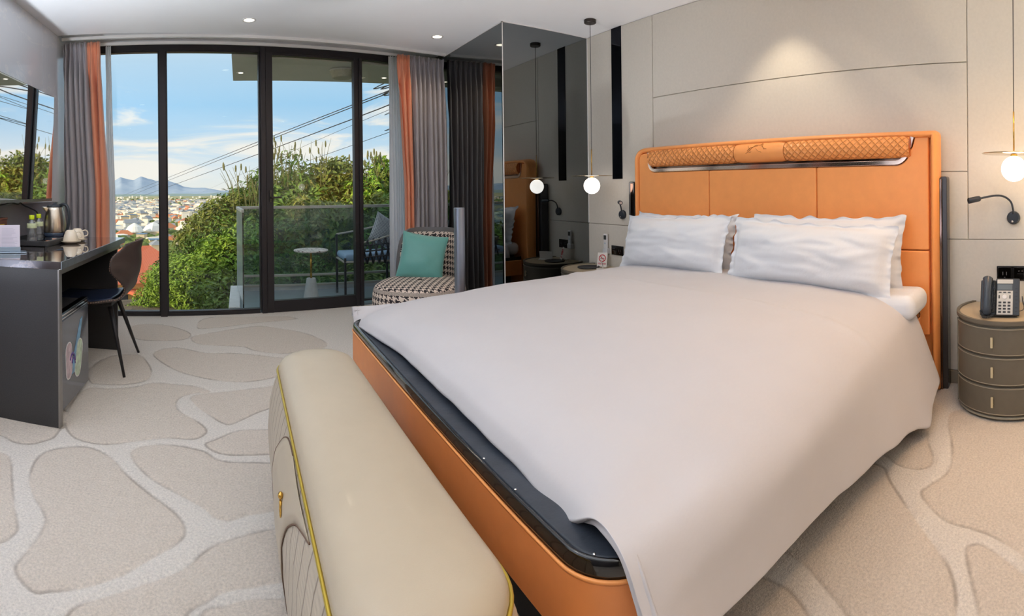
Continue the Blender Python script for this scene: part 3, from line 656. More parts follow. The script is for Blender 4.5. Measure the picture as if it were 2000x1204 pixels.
# duvet
def duvet():
    mb = MB(); P = []; U = []
    hx = [.57,.80,1.03,1.33,1.63,1.95,2.08,2.16,2.24,2.34,2.42,2.46]; hz = [.33,.245,.205,.165,.13,.10,.07,.035,.09,.13,.14,.16]
    hy = [.575,.60,.613,.612,.585,.545,.52,.485,.50,.495,.50,.52]
    def prof(x):
        zt = interp([.57,.60,.66,.76,.95,1.25,1.7,2.46],[.436,.478,.510,.535,.558,.578,.592,.60],x)
        zh, yh = interp(hx,hz,x), interp(hx,hy,x)
        ty = interp([.57,2.1,2.46],[0,0,.05],x)
        return crom([(x,2.625,.44),(x,2.615,.49),(x,2.56,zt-.045),(x,2.42,zt-.008),(x,2.0,zt+.008),(x,1.6,zt+.012),(x,1.2,zt+.008),(x,1.0,zt-.008),(x,.86,zt-.024),(x,.74,max(zt-.06,.478)),(x,.655,max(zt-.115,.462)),(x,.612,max(zt-.19,.40)),(x,(.612+yh)/2,(max(zt-.19,.40)+zh)/2),(x,yh,zh)], 9)
    xs_ = [.57,.575,.585,.60,.62,.645,.67,.70]+list(np.arange(.74,2.44,.03))+[2.45,2.46]
    for i, x in enumerate(xs_):
        row = prof(x); n = len(row); r2 = []
        for j, p in enumerate(row):
            y, z = p.y, p.z; side = max(0, (j-n*.72)/(n*.28))
            nz = noise.noise(Vector((x*3.1, y*3.1, 0)))*.006 + noise.noise(Vector((x*9, y*5, 4)))*.0025
            wv = noise.noise(Vector((x*4.5, 7.7, z*1.2)))*.012*side + noise.noise(Vector((x*13, 1.7, z*2)))*.003*side
            hem = side**3*noise.noise(Vector((x*7, 3.3, 0)))*.010
            # turned-down seam near the pillows
            ridge = .010*math.exp(-((x-1.885+.03*sin(y*1.6))/.014)**2) - .003*math.exp(-((x-1.92+.03*sin(y*1.6))/.02)**2)
            scal = 0
            if x < .66: scal = noise.noise(Vector((y*8, 0, 2)))*.012*(1-(x-.57)/.09)
            xx = x + scal*.6 + ((.05-.045*sm(1.9,2.45,y)-.03*(1-sm(.62,.9,y)))*max(0,1-(x-.57)/.25))
            r2.append((xx, y-wv, z+nz*(1-side*.5)+ridge*(1-side)+hem))
        P.append(r2)
    # foot edge tucks back under
    first = P[0]; n = len(first); tuck = []
    for j, p in enumerate(first): side = max(0, (j-n*.93)/(n*.07)); tuck.append((p[0]+.02*(1-side)+.005, p[1]+(0.02*side), p[2]-.018*(1-side)))
    P.insert(0, tuck)
    mb.grid(P); return mb
dv = duvet().build('duvet', m_linen, smooth=True, solid=.022, soff=-1, sub=1)
tag(dv, 'wide white duvet spread over the bed, hanging almost to the carpet on the near side', 'duvet')

# pillows
def pillow(name, label, c, w_, h_, t_, yaw, lean, seed, flange=.03, roll_=0):
    mb = MB(); N = 34; Mx = T(*c) @ ZR(yaw) @ RY(lean) @ RX(roll_)
    # local: x = thickness (front towards -x), y = width, z = height
    for side in (-1, 1):
        G = []
        for i in range(N+1):
            row = []
            for j in range(N+1):
                u_, v_ = -1+2*i/N, -1+2*j/N
                iu, iv = min(1, abs(u_)*(1+2*flange/w_)), min(1, abs(v_)*(1+2*flange/h_))
                th = t_*.5*(max(0,1-iu**2.6))**.55*(max(0,1-iv**2.6))**.55
                nf = 1-.25*noise.noise(Vector((u_*2+seed, v_*2, side)))
                pin = 1-.05*(1-abs(v_)**2)*abs(u_)**6; pin2 = 1-.09*(1-abs(u_)**2)*abs(v_)**6
                y = u_*w_/2*pin*(1+.02*noise.noise(Vector((v_*4,seed,1)))); z = v_*h_/2*pin2
                edge_ = max(abs(u_),abs(v_)); ruf = .022*sm(.86,1,edge_)*noise.noise(Vector((u_*9+seed, v_*9, 2.0)))
                z += .022*sm(.8,1,edge_)*noise.noise(Vector((u_*7+seed, 5, v_)))
                x = side*(th*nf+.0015)+ruf + .012*noise.noise(Vector((u_*5+seed, v_*6, side*3)))*(th/t_)*2
                row.append(Mx @ Vector((x,y,z)))
            G.append(row)
        if side > 0: G = [r[::-1] for r in G]
        mb.grid(G)
    o = mb.build(name, m_pillow, None, smooth=True, sub=1); return tag(o, label, 'pillow', 'four white bed pillows')
pillow('pillow','white pillow standing behind, its pointed corner showing at the right end',(2.525,1.165,.742),.92,.40,.15,.02,.20,3.1)
pillow('pillow','white pillow standing behind the left front pillow, against the headboard',(2.525,2.17,.745),.86,.37,.15,0,.22,8.4)
pillow('pillow','large white pillow in front on the right half of the bed',(2.365,1.185,.735),.95,.37,.21,.02,.30,1.3,roll_=.03)
pillow('pillow','white pillow in front on the left half of the bed',(2.385,2.13,.745),.88,.37,.20,-.03,.30,5.2,roll_=-.03)

# ================================================================ BENCH at the foot
bn = thing('upholstered_bench', 'long cream leather bench with gold piping and tufted side at the foot of the bed', 'bench', (.28,1.26,0))
def stad(cx, cy, hx_, hy_, R, n=10, bul=0.0):
    P = []
    for (sx, sy, a0) in ((1,1,0),(-1,1,90),(-1,-1,180),(1,-1,270)):
        for i in range(n+1):
            a_ = math.radians(a0+90*i/n); P.append((cx+sx*(hx_-R)+R*cos(a_), cy+sy*(hy_-R)+R*sin(a_)))
    # subdivide long sides
    out_ = []
    for i, p in enumerate(P):
        q_ = P[(i+1)%len(P)]; out_.append(p); d_ = math.hypot(q_[0]-p[0], q_[1]-p[1]); m_ = int(d_/.04)
        for k_ in range(1, m_): out_.append((p[0]+(q_[0]-p[0])*k_/m_, p[1]+(q_[1]-p[1])*k_/m_))
    return out_
bcx, bcy, bhx, bhy = .280, 1.325, .141, .675
def ring(hx_, hy_, R, z): return [(x,y,z) for x,y in stad(bcx,bcy,hx_,hy_,R)]
def rings(spec, uvs=False):
    base_ = stad(bcx,bcy,bhx,bhy,.13); G = []; U = []
    cum = [0]
    for i in range(1, len(base_)): cum.append(cum[-1]+math.hypot(base_[i][0]-base_[i-1][0], base_[i][1]-base_[i-1][1]))
    for off, z in spec:
        row = []
        for i, (x,y) in enumerate(base_):
            q1, q0 = base_[(i+1)%len(base_)], base_[i-1]; t_ = Vector((q1[0]-q0[0], q1[1]-q0[1])).normalized()
            if off > -.12: row.append((x+t_.y*off, y-t_.x*off, z))
            else: f_ = -off; row.append((bcx+(x-bcx)*(1-f_), bcy+(y-bcy)*(1-f_*.35), z))
        G.append(row); U.append([(c_, z) for c_ in cum])
    return G, U
G,U = rings([(.012,.002),(.026,.03),(.040,.14),(.044,.24),(.036,.33),(.018,.40),(.003,.436)])
a = MB(); a.grid([r+[r[0]] for r in G],[u_+[(u_[-1][0]+.03,u_[0][1])] for u_ in U]); a.build('tufted_body', m_bside, bn, smooth=True)
G,_ = rings([(.0,.436),(.004,.446),(-.002,.462),(-.016,.478),(-.04,.489),(-.07,.496)])
top = [[(bcx+(x-bcx)*s_, bcy+(y-bcy)*(.93 if s_>.5 else .84 if s_>.1 else .80), z_) for x,y,_z in G[-1]] for s_, z_ in ((.6,.500),(.25,.502),(.02,.502))]
a = MB(); a.grid(G+top, wrap=True); n_=len(top[-1]); a.f.append(list(range(len(a.v)-n_,len(a.v)))); a.mi.append(0); a.build('seat_cushion', m_cream, bn, smooth=True)
pp = [(x,y,.441) for x,y in [(p[0],p[1]) for p in rings([(.007,.44)])[0][0]]]
a = MB(); a.tube(pp, .0042, 8, True); a.build('gold_piping', m_goldpipe, bn, smooth=True)
# smooth arched bands over the tufted side and the clasp
def onside(y, z): 
    off = interp([.002,.03,.14,.24,.33,.40,.436],[.012,.026,.040,.044,.036,.018,.003], z); return (bcx-bhx-off-.002, y, z)
pts = [(1.62,.02),(1.60,.15),(1.57,.27),(1.50,.36),(1.42,.415),(1.30,.425)]
band_ = MB(); A_ = crom([(a_,b_,0) for a_,b_ in pts],6)
pts2 = [(1.30,.02),(1.28,.12),(1.25,.22),(1.19,.31),(1.10,.38),(.98,.42)]
B_ = crom([(a_,b_,0) for a_,b_ in pts2],6)
G = []
for p_, q_ in zip(A_, B_):
    G.append([tuple(Vector(onside(p_.x+(q_.x-p_.x)*k_/8, p_.y+(q_.y-p_.y)*k_/8)) - Vector((.0045*sin(PI*k_/8),0,0))) for k_ in range(9)])
band_.grid(G); bo = band_.build('smooth_band', m_cream, bn, smooth=True, solid=.002, label='smooth arched leather band')
for PP in (A_, B_):
    s_ = MB(); s_.tube([onside(p_.x,p_.y) for p_ in PP], .0022, 6); s_.build('seam', M('brown_seam', (110,84,66), .6), bn, smooth=True)
cl_ = MB(); c0 = Vector(onside(1.27,.335)); cl_.sphere(c0+Vector((-.008,0,.01)),(.007,.009,.009),14,8)
cl_.tube([c0+Vector((-.009,.0+.012*sin(a_),-.022+.020*cos(a_))) for a_ in [tau*i/18 for i in range(18)]], .0025, 8, True)
cl_.box(c0+Vector((-.007,-.006,-.055)), c0+Vector((-.003,.006,-.005))); cl_.build('clasp', m_gold, bn, smooth=False, bevel=.001)

# ================================================================ NIGHTSTANDS
def nightstand(cy, label, full=True):
    cx_, R = 2.60, .265; xb = 2.766
    t_ = thing('round_nightstand', label, 'nightstand', (cx_,cy,0), 'two round grey leather nightstands')
    def D(r, a0=None):
        al = math.acos(min(1,(xb-cx_)/r)); return [(cx_+r*cos(a_), cy+r*sin(a_)) for a_ in [al+(tau-2*al)*i/48 for i in range(49)]]
    a = MB(); a.prism(D(R-.010), .012, .445); a.build('body', m_ns, t_, bevel=.004)
    a = MB(); a.prism(D(R-.03), .0, .014); a.build('base', m_black, t_)
    a = MB(); a.prism(D(R-.002), .012, .022); a.build('base_trim', m_nspipe, t_, bevel=.003)
    a = MB(); a.prism(D(R-.012), .445, .458); a.build('top', m_nstop, t_, bevel=.003)
    def arcpts(r, a0, a1, n=36): return [(cx_+r*cos(PI+a0+(a1-a0)*i/n), cy+r*sin(PI+a0+(a1-a0)*i/n)) for i in range(n+1)]
    # raised rim
    rr = MB(); o_, i_ = D(R+.002), D(R-.012); G = [[(p[0],p[1],.447),(p[0],p[1],.464),(q_[0],q_[1],.464),(q_[0],q_[1],.455)] for p,q_ in zip(o_,i_)]
    rr.grid(G); rr.build('rim', m_ns, t_, bevel=.002, solid=.001)
    am = 1.22
    for k_ in range(3):
        z0_, z1_ = .030+.1375*k_, .030+.1375*(k_+1)-.008
        d_ = MB(); o_, i_ = arcpts(R,-am,am), arcpts(R-.012,-am,am)
        G = [[(p[0],p[1],z0_),(p[0],p[1],z1_),(q_[0],q_[1],z1_),(q_[0],q_[1],z0_)] for p,q_ in zip(o_,i_)]
        d_.grid(G, wrap=True); n_ = len(d_.v); d_.f += [[0,1,2,3],[n_-4,n_-3,n_-2,n_-1][::-1]]; d_.mi += [0,0]
        do = d_.build('drawer', m_ns, t_, bevel=.004, angle=40)
        pp_ = arcpts(R+.001,-am+.012,am-.012); zz = (z0_+.006, z1_-.006)
        lp = [(p[0],p[1],zz[0]) for p in pp_]+[(p[0],p[1],zz[1]) for p in pp_[::-1]]
        q_ = MB(); q_.tube(lp, .0016, 5, True); q_.build('piping', m_nspipe, do, smooth=True)
        ha = PI-.23 if cy < 1 else PI+.1
        hx_, hy_ = cx_+(R+.012)*cos(ha), cy+(R+.012)*sin(ha); zc = (z0_+z1_)/2
        Mh = T(hx_,hy_,zc) @ ZR(ha)
        q_ = MB(); q_.box((-.004,-.0055,-.024),(.004,.0055,.024),Mh); q_.box((-.014,-.003,-.016),(-.002,.003,-.010),Mh); q_.box((-.014,-.003,.010),(-.002,.003,.016),Mh)
        q_.build('handle', m_brass2, do, bevel=.001)
    return t_
nightstand(.18, 'round grey leather nightstand with three drawers holding the telephone, right of the bed')
nightstand(3.14, 'round grey leather nightstand between the bed and the mirrored column')

# telephone
ph = thing('desk_telephone', 'dark office telephone with silver keypad on the right nightstand', 'telephone', (2.44,.215,.458))
Mp = T(2.44,.215,.458) @ ZR(math.radians(4)) @ ZR(PI/2*-1)   # local x: right in view, local y: away from viewer
Mp = T(2.44,.215,.463) @ ZR(-PI/2)
# local -y faces the viewer (-X world) after rotation: local y -> +X world
Ml = Mp @ T(0,0,.004) @ RX(math.radians(-22))
a = MB(); a.box((-.02,-.012,.0),(.095,.014,.178),Ml); a.build('body', m_plastic, ph, bevel=.004)
a = MB(); a.box((-.095,-.008,.0),(-.02,.014,.170),Ml); a.build('cradle', m_plastic, ph, bevel=.006)
a = MB(); a.box((-.07,.0,0),(.085,.10,.01),Mp); a.prism([(.0,.0),(.095,.0),(.03,.10)], -.06, .08, 'X', Mp); a.build('stand', m_plastic, ph, bevel=.003)
a = MB(); a.box((-.014,-.0145,.004),(.063,-.011,.118),Ml); a.box((-.014,-.0145,.152),(.063,-.011,.172),Ml); a.build('keypad_plate', m_silver, ph, bevel=.001)
a = MB(); a.box((-.012,-.0142,.122),(.060,-.0115,.149),Ml); a.build('display', M('lcd_screen', (96,104,108), .15), ph)
kb = M('dark_keys', (40,42,46), .5)
ks = MB()
for r_ in range(4):
    for c_ in range(3): ks.box((-.006+.022*c_,-.0175,.012+.015*r_),(.008+.022*c_,-.0145,.020+.015*r_),Ml)
for c_ in range(3): ks.box((-.006+.022*c_,-.0165,.107),(.008+.022*c_,-.0145,.112),Ml)
ks.box((-.006,-.0165,.080),(.0,-.0145,.096),Ml); ks.box((.046,-.0165,.080),(.052,-.0145,.096),Ml)
for r_ in range(7): ks.box((.074,-.014,.018+.018*r_),(.084,-.0118,.022+.018*r_),Ml)
ks.build('keypad', kb, ph)
a = MB(); a.lathe([(.011,0),(.011,-.003),(.009,-.004)], mat=Ml @ T(.024,-.0145,.088) @ RX(PI/2) @ RX(PI), seg=20); a.build('navigation_key', m_whitepl, ph)
hs = MB(); HP = crom([(-.060,-.020,.020),(-.060,-.034,.035),(-.060,-.040,.085),(-.060,-.034,.140),(-.060,-.020,.172)],6)
hs.tube([Ml @ p for p in HP], [.020+.006*abs(2*i/(len(HP)-1)-1)**2 for i in range(len(HP))], 14); ho = hs.build('handset', M('handset_plastic', (58,68,80), .3), ph, smooth=True)
cd = MB(); n_ = 220
def helix(A0, B0, C0, turns, r_):
    out_ = []
    pts_ = crom([A0,B0,C0], 20)
    for i in range(n_):
        f_ = i/(n_-1)*(len(pts_)-1); i0 = min(int(f_), len(pts_)-2); p_ = pts_[i0].lerp(pts_[i0+1], f_-i0); a_ = tau*turns*i/(n_-1)
        t__ = (pts_[i0+1]-pts_[i0]).normalized(); u__ = t__.orthogonal().normalized(); w__ = t__.cross(u__)
        out_.append(p_+(u__*cos(a_)+w__*sin(a_))*r_)
    return out_
cd.tube([Ml @ p for p in helix((-.030,-.022,.165),(-.026,-.028,.09),(-.030,-.026,.015),26,.005)], .0016, 5)
cd.tube([Mp @ p for p in helix((-.030,-.03,.012),(-.07,-.045,.008),(-.090,-.01,.03),14,.005)], .0016, 5)
cd.build('cord', m_plastic, ph, smooth=True); cd = MB()
cd.tube([Mp @ p for p in crom([(.095,.03,.02),(.115,.05,.03),(.105,.08,.08),(.11,.12,.03),(.13,.16,.012)],8)], .002, 6)
cd.build('line_cable', m_plastic, ph, smooth=True)

# sockets
def sockets(name, y0, y1, z0, z1, label, n):
    t_ = thing(name, label, 'socket', (XR,(y0+y1)/2,(z0+z1)/2))
    a = MB(); a.box((XR-.008,y0,z0),(XR,y1,z1)); a.build('plate', M('black_glass_plate', (20,20,22), .25), t_, bevel=.002)
    w_ = (y1-y0)/n
    for i in range(n):
        a = MB(); c_ = y0+w_*(i+.5); a.box((XR-.0105,c_-w_*.42,z0+.006),(XR-.007,c_+w_*.42,z1-.006)); mo = a.build('module', m_blackgloss, t_, bevel=.0015)
        h_ = MB(); zc = (z0+z1)/2
        if i % 2 == 0:
            for dy in (-.010,.010): h_.box((XR-.0112,c_+dy-.002,zc-.009),(XR-.0104,c_+dy+.002,zc+.009))
            h_.box((XR-.0112,c_-.004,zc-.022),(XR-.0104,c_+.004,zc-.018))
        else:
            h_.box((XR-.0112,c_-.018,zc-.002),(XR-.0104,c_+.018,zc-.001)); h_.box((XR-.0112,c_-.012,zc+.012),(XR-.0104,c_-.006,zc+.016)); h_.box((XR-.0112,c_+.006,zc+.012),(XR-.0104,c_+.012,zc+.016))
        h_.build('socket_slots' if i % 2 == 0 else 'switch_marks', M('slot_grey', (90,90,94), .4), mo)
    return t_
sockets('wall_socket',0.0,.258,.572,.652,'black wall socket panel behind the telephone',3)
sockets('wall_socket',2.99,3.13,.552,.628,'small black wall socket beside the left pillow',2)

# pendant lamps
def pendant(x, y, zg, label):
    t_ = thing('pendant_lamp', label, 'lamp', (x,y,CEIL), 'two globe pendant lamps beside the bed')
    a = MB(); a.lathe([(.004,-.028),(.042,-.028),(.047,-.024),(.047,-.004),(.045,0),(.004,0)], (x,y,CEIL), 32); a.build('canopy', M('dark_canopy', (66,58,54), .35, .5), t_, smooth=True, bevel=.001)
    a = MB(); a.tube([(x,y,CEIL-.02),(x,y,zg+.27)], .0022, 8); a.build('cable', m_wirem, t_, smooth=True)
    a = MB(); a.tube([(x,y,zg+.28),(x,y,zg+.065)], .004, 10); a.lathe([(.004,.075),(.016,.070),(.018,.062)], (x,y,zg), 20); a.build('brass_rod', m_gold, t_, smooth=True)
    a = MB(); a.lathe([(.002,.078),(.153,.078),(.157,.0765),(.157,.0745),(.153,.073),(.002,.073)], (x,y,zg), 56); a.build('disc', M('pale_gold_disc', (206,190,160), .15, 1), t_, smooth=True)
    a = MB(); a.sphere((x,y,zg), .0625, 40, 24); a.build('globe', m_globe, t_, smooth=True)
    return t_
pendant(2.50,3.04,1.115,'slim pendant lamp with a white globe hanging by the mirrored column, left of the bed')
pendant(2.50,.145,1.173,'slim pendant lamp with a white globe hanging above the telephone, right of the bed')

# reading lamps
def reading(y, z, pts, hd_, label):
    t_ = thing('reading_lamp', label, 'lamp', (XR,y,z), 'two black flexible reading lamps')
    a = MB(); a.lathe([(.002,0),(.036,0),(.037,.006),(.034,.020),(.028,.025),(.002,.026)], mat=T(XR,y,z) @ RY(-PI/2), seg=32); a.build('wall_base', m_plastic, t_, smooth=True, bevel=.001)
    a = MB(); a.lathe([(.001,0),(.006,0),(.006,.003),(.001,.004)], mat=T(XR-.026,y+.006,z-.018) @ RY(-PI/2), seg=14); a.build('switch', m_chrome, t_, smooth=True)
    P_ = crom(pts, 10); a = MB(); a.tube(P_, .0055, 10); a.build('flexible_arm', m_plastic, t_, smooth=True)
    p0 = Vector(P_[-1]); d_ = (Vector(hd_)-p0).normalized(); Q_ = d_.to_track_quat('Z','Y').to_matrix().to_4x4()
    a = MB(); a.lathe([(.004,-.006),(.010,0),(.0145,.004),(.0155,.02),(.0155,.068),(.0125,.070),(.011,.064)], mat=T(*p0) @ Q_, seg=24, cap=False); a.lathe([(.001,.0),(.0145,.004)], mat=T(*p0) @ Q_, seg=24); ho_ = a.build('head', m_plastic, t_, smooth=True)
    a = MB(); a.lathe([(.001,.0655),(.0115,.0655)], mat=T(*p0) @ Q_, seg=20, cap=False); a.build('lens', m_chrome, ho_)
reading(.165,.915,[(XR-.02,.165,.935),(2.745,.166,.965),(2.735,.178,1.005),(2.72,.215,1.033),(2.70,.265,1.037),(2.68,.335,1.024)],(2.62,.43,1.004),'black gooseneck reading lamp on the wall right of the headboard, beside the hanging globe')
reading(2.99,.883,[(XR-.02,2.99,.905),(2.755,2.99,.94),(2.74,2.985,.968),(2.715,2.965,.985),(2.695,2.945,.985)],(2.60,2.79,.972),'black gooseneck reading lamp on the wall left of the headboard')

# remote in its holder, cards and tray on the left nightstand
rm = thing('remote_control', 'white air conditioner remote in a wall holder above the left nightstand', 'remote', (2.76,3.18,.6))
a = MB(); a.box((2.748,3.158,.575),(2.766,3.202,.72)); a.build('handset', m_whitepl, rm, bevel=.006, bseg=3)
a = MB(); a.box((2.7465,3.165,.672),(2.7485,3.195,.708)); a.build('screen', M('lcd_dark', (70,74,74), .2), rm)
a = MB(); a.box((2.7465,3.172,.635),(2.7485,3.188,.648)); a.build('button', M('pale_blue', (190,205,215), .4), rm, bevel=.001)
a = MB(); a.box((2.744,3.152,.556),(2.78,3.208,.60)); a.build('holder', m_whitepl, rm, bevel=.004)
def card(name, c, w_, h_, yaw, lab, cat, extra=None):
    t_ = thing(name, lab, cat, c); Mk = T(*c) @ ZR(yaw)
    a = MB(); a.box((-w_/2,-.002,.004),(w_/2,.002,h_), Mk @ RX(math.radians(-14))); a.build('panel', m_sign, t_, bevel=.001)
    a = MB(); a.box((-w_/2,-.006,0),(w_/2,.055,.005), Mk); a.build('foot', m_sign, t_, bevel=.001)
    return t_, Mk @ RX(math.radians(-14))
sg, Ms = card('no_smoking_sign', (2.68,3.145,.459), .085, .115, math.radians(-62), 'small white no smoking card with a red circle on the left nightstand', 'sign')
a = MB(); a.tube([Ms @ Vector((.027*cos(a_), -.003, .070+.027*sin(a_))) for a_ in [tau*i/28 for i in range(28)]], .0035, 6, True); a.tube([Ms @ Vector((-.019,-.003,.089)), Ms @ Vector((.019,-.003,.051))], .003, 6); a.build('red_circle', m_red, sg)
a = MB(); a.box((-.016,-.0035,.067),(.012,-.002,.072),Ms); a.box((.014,-.0035,.067),(.018,-.002,.072),Ms); a.build('cigarette', m_black, sg)
a = MB()
for i in range(14): a.box((-.034+.005*i,-.0035,.020),(-.031+.005*i,-.002,.027),Ms)
a.box((-.034,-.0035,.030),(.034,-.002,.032),Ms); a.build('red_lettering', m_red, sg)
cd2, Mk = card('information_card', (2.60,3.03,.459), .12, .075, math.radians(50), 'small white landscape card on the left nightstand', 'card')
a = MB(); a.box((-.04,-.0035,.03),(-.01,-.002,.06),Mk); a.box((.008,-.0035,.03),(.045,-.002,.06),Mk); a.build('print', M('grey_print', (150,150,150), .6), cd2)
a = MB(); a.lathe([(.001,.0),(.085,0),(.09,.006),(.088,.010),(.083,.004),(.001,.003)], (2.58,3.19,.459), 36); tag(a.build('black_tray', m_black, None, smooth=True), 'round black tray on the left nightstand by the mirror', 'tray')
# ================================================================ ARMCHAIR (houndstooth)
ac = thing('houndstooth_armchair', 'round armchair in black and white houndstooth with a grey leather shell', 'armchair', (1.40,3.66,0))
ang = math.atan2(-.57,.82)            # chair's own x axis in the room
Ma = T(1.385,3.69,0) @ ZR(ang)         # local +y = back
def superell(a_, hx_, hy_, e=2.6):
    c_, s_ = cos(a_), sin(a_); return (hx_*math.copysign(abs(c_)**(2/e), c_), hy_*math.copysign(abs(s_)**(2/e), s_))
spec = [(.90,.10),(.97,.13),(1.0,.18),(1.01,.28),(1.0,.345),(.985,.375),(.95,.398),(.88,.412),(.7,.422),(.4,.428),(.05,.43)]
G=[];U=[]
for f_, z_ in spec:
    row=[];ur=[]
    for i in range(65):
        a_ = tau*i/64; x_, y_ = superell(a_, .335*f_, .36*f_); row.append(Ma @ Vector((x_, y_-.13, z_)))
        ur.append((x_, y_) if z_ > .39 else (a_*.345, z_))
    G.append(row); U.append(ur)
a = MB(); a.grid(G,U); a.build('seat', m_hound, ac, smooth=True)
a = MB(); a.lathe([(.24,0),(.25,.01),(.25,.10),(.22,.11)], mat=Ma @ T(0,-.1,0), seg=32); a.build('base', m_black, ac, smooth=True)
def backrow(th, r_in):
    """point on the wrapped back: th from -1..1"""
    a_ = PI/2 + th*1.62; x_, y_ = superell(a_, r_in, r_in*.93, 2.5); return x_, y_+.02
def shell(r_, top, bot, thick, uvm=False, lim=1.0, leanf=.10):
    G=[];U=[]; n=48
    for i in range(n+1):
        th=(-1+2*i/n)*lim; row=[];ur=[]
        zt_ = bot+(top-bot)*(1-abs(th/lim)**5.0)**.35 if lim else top
        for j in range(17):
            f_=j/16; z_=bot+(zt_-bot)*f_; x_,y_=backrow(th, r_); y_+=leanf*(z_-bot)*.8+.03
            row.append((x_,y_,z_)); ur.append((th*.42, z_))
        G.append([Ma @ Vector(p) for p in row]); U.append(ur)
    return G,U
G,U = shell(.272,.785,.10,.04, lim=.86)
a = MB(); a.grid(G,U); a.build('back_shell', m_greyshell, ac, smooth=True, solid=.03, soff=0, bevel=.008)
G,U = shell(.246,.752,.36,.05, lim=.76)
a = MB(); a.grid(G,U); a.build('back_cushion', m_hound, ac, smooth=True, solid=.045, soff=0, bevel=.014, bseg=3)
# teal cushion
def cushion(name, label, Mx, w_, t_, mat, seed, cat='cushion'):
    mb=MB(); N=28
    for side in (-1,1):
        G=[]
        for i in range(N+1):
            row=[]
            for j in range(N+1):
                u_,v_=-1+2*i/N,-1+2*j/N; th=t_*.5*(max(0,1-abs(u_)**2.4))**.6*(max(0,1-abs(v_)**2.4))**.6
                p1=1-.07*(1-v_*v_)*abs(u_)**5; p2=1-.07*(1-u_*u_)*abs(v_)**5
                x_=side*(th*(1+.15*noise.noise(Vector((u_*2+seed,v_*2,side)))))
                row.append(Mx @ Vector((u_*w_/2*p1, x_, v_*w_/2*p2)))
            G.append(row)
        if side<0: G=[r[::-1] for r in G]
        mb.grid(G, [[((i/N)*w_,(j/N)*w_) for j in range(N+1)] for i in range(N+1)])
    return tag(mb.build(name, mat, None, smooth=True, sub=1), label, cat)
cushion('teal_cushion','square teal satin cushion standing on the houndstooth armchair', T(1.39,3.74,.578) @ ZR(ang+.22) @ RX(math.radians(-17)) @ RY(math.radians(9)), .365, .12, m_teal, 2.2)
# slim grey post in front of the column
m_post, nt, b = new_mat('brushed_grey_post'); b.inputs['Base Color'].default_value = lin((150,158,172)); b.inputs['Metallic'].default_value = .92; b.inputs['Roughness'].default_value = .38
po_ = thing('metal_post', 'slim brushed grey metal floor post between the armchair and the bed', 'post', (1.37,3.0,0))
a = MB(); a.lathe([(.001,.02),(.035,.02),(.035,.976),(.032,.981),(.001,.981)], (1.37,3.0,0), 40); a.build('post_tube', m_post, po_, smooth=True, bevel=.001)
a = MB(); a.lathe([(.001,0),(.10,0),(.10,.012),(.034,.02)], (1.37,3.0,0), 40); a.build('floor_plate', m_black, po_, smooth=True)

# ================================================================ CURTAINS
def curtain(x0, x1, off, zt, zb, folds, amp, seed, flare=(0,0), mat=None, name='panel', parent=None, header=True, sway=0):
    P=[];U=[]; n=folds*14; nz=46
    for i in range(n+1):
        f_=i/n; row=[];ur=[]
        for j in range(nz+1):
            z_=zt+(zb-zt)*j/nz; d_=(zt-z_)
            x_=x0+(x1-x0)*f_ + (flare[0]*(1-f_)+flare[1]*f_)*min(1,d_/1.2)**1.5
            ph_=f_*folds*tau + 2.6*noise.noise(Vector((f_*folds*.6+seed, z_*.45, 1)))*sm(0.05,.7,d_)
            am_=amp*(.34+.66*sm(.05,.35,d_)) if header else amp
            am_*= (1+.7*noise.noise(Vector((f_*folds*.9+seed, z_*.6, 0))))
            y0_ = 4.243+.14*x_ + off
            y_ = y0_ + am_*sin(ph_) + (amp*.25*sin(ph_*2+1.3)) 
            if header and d_ < .11: y_ += .004*sin(f_*folds*tau*3.5)*2*(1-d_/.11)
            if header: y_ += -.010*math.exp(-((d_-.12)/.03)**2)*-1
            xs_ = x_ + am_*.35*cos(ph_)*sm(.1,.5,d_)
            row.append((xs_,y_,z_)); ur.append((f_*(x1-x0)*2.5, z_))
        P.append(row);U.append(ur)
    mb=MB(); mb.grid(P,U); o=mb.build(name, mat, parent, smooth=True, solid=.0025); return o
c1 = thing('drape_curtain','grey brown satin curtain with rust orange edge, at the left end of the window','curtain',(-1.28,4.08,2.34))
curtain(-1.435,-1.235,-.03,2.345,.02,5,.048,1.1,(.01,.055),m_curtain,'grey_panel',c1)
curtain(-1.235,-1.125,-.03,2.345,.02,2,.04,4.4,(.055,.045),m_curtor,'orange_edge',c1)
c2 = thing('drape_curtain','grey satin curtain with bright orange edge, beside the mirrored column','curtain',(1.68,4.5,2.34))
curtain(1.565,1.925,.02,2.345,.02,7,.05,7.1,(.02,-.01),m_curtain,'grey_panel',c2)
curtain(1.435,1.565,.02,2.345,.02,2,.042,2.4,(.055,.02),m_curtor,'orange_edge',c2)
o = curtain(-1.13,-1.085,.17,2.36,.02,3,.014,3.4,(.0,.02),m_sheer,'sheer_curtain',None,False); tag(o,'narrow gathered white sheer at the left edge of the glass','curtain')
o = curtain(1.395,1.54,.17,2.36,.02,6,.020,5.4,(.0,.02),m_sheer,'sheer_curtain',None,False); tag(o,'white sheer curtain gathered beside the bright orange drape','curtain')
for off, lab in ((-.03,'slim white curtain rail for the drapes in the ceiling pocket'),(.17,'slim white curtain rail for the sheers near the glass')):
    a = MB(); a.box((L(-1.44)*1,-.012,0),(1.94,.012,.022), T(0,4.243+off,2.368) @ ZR(math.atan(.14))); tag(a.build('curtain_rail', m_white), lab, 'curtain rail')

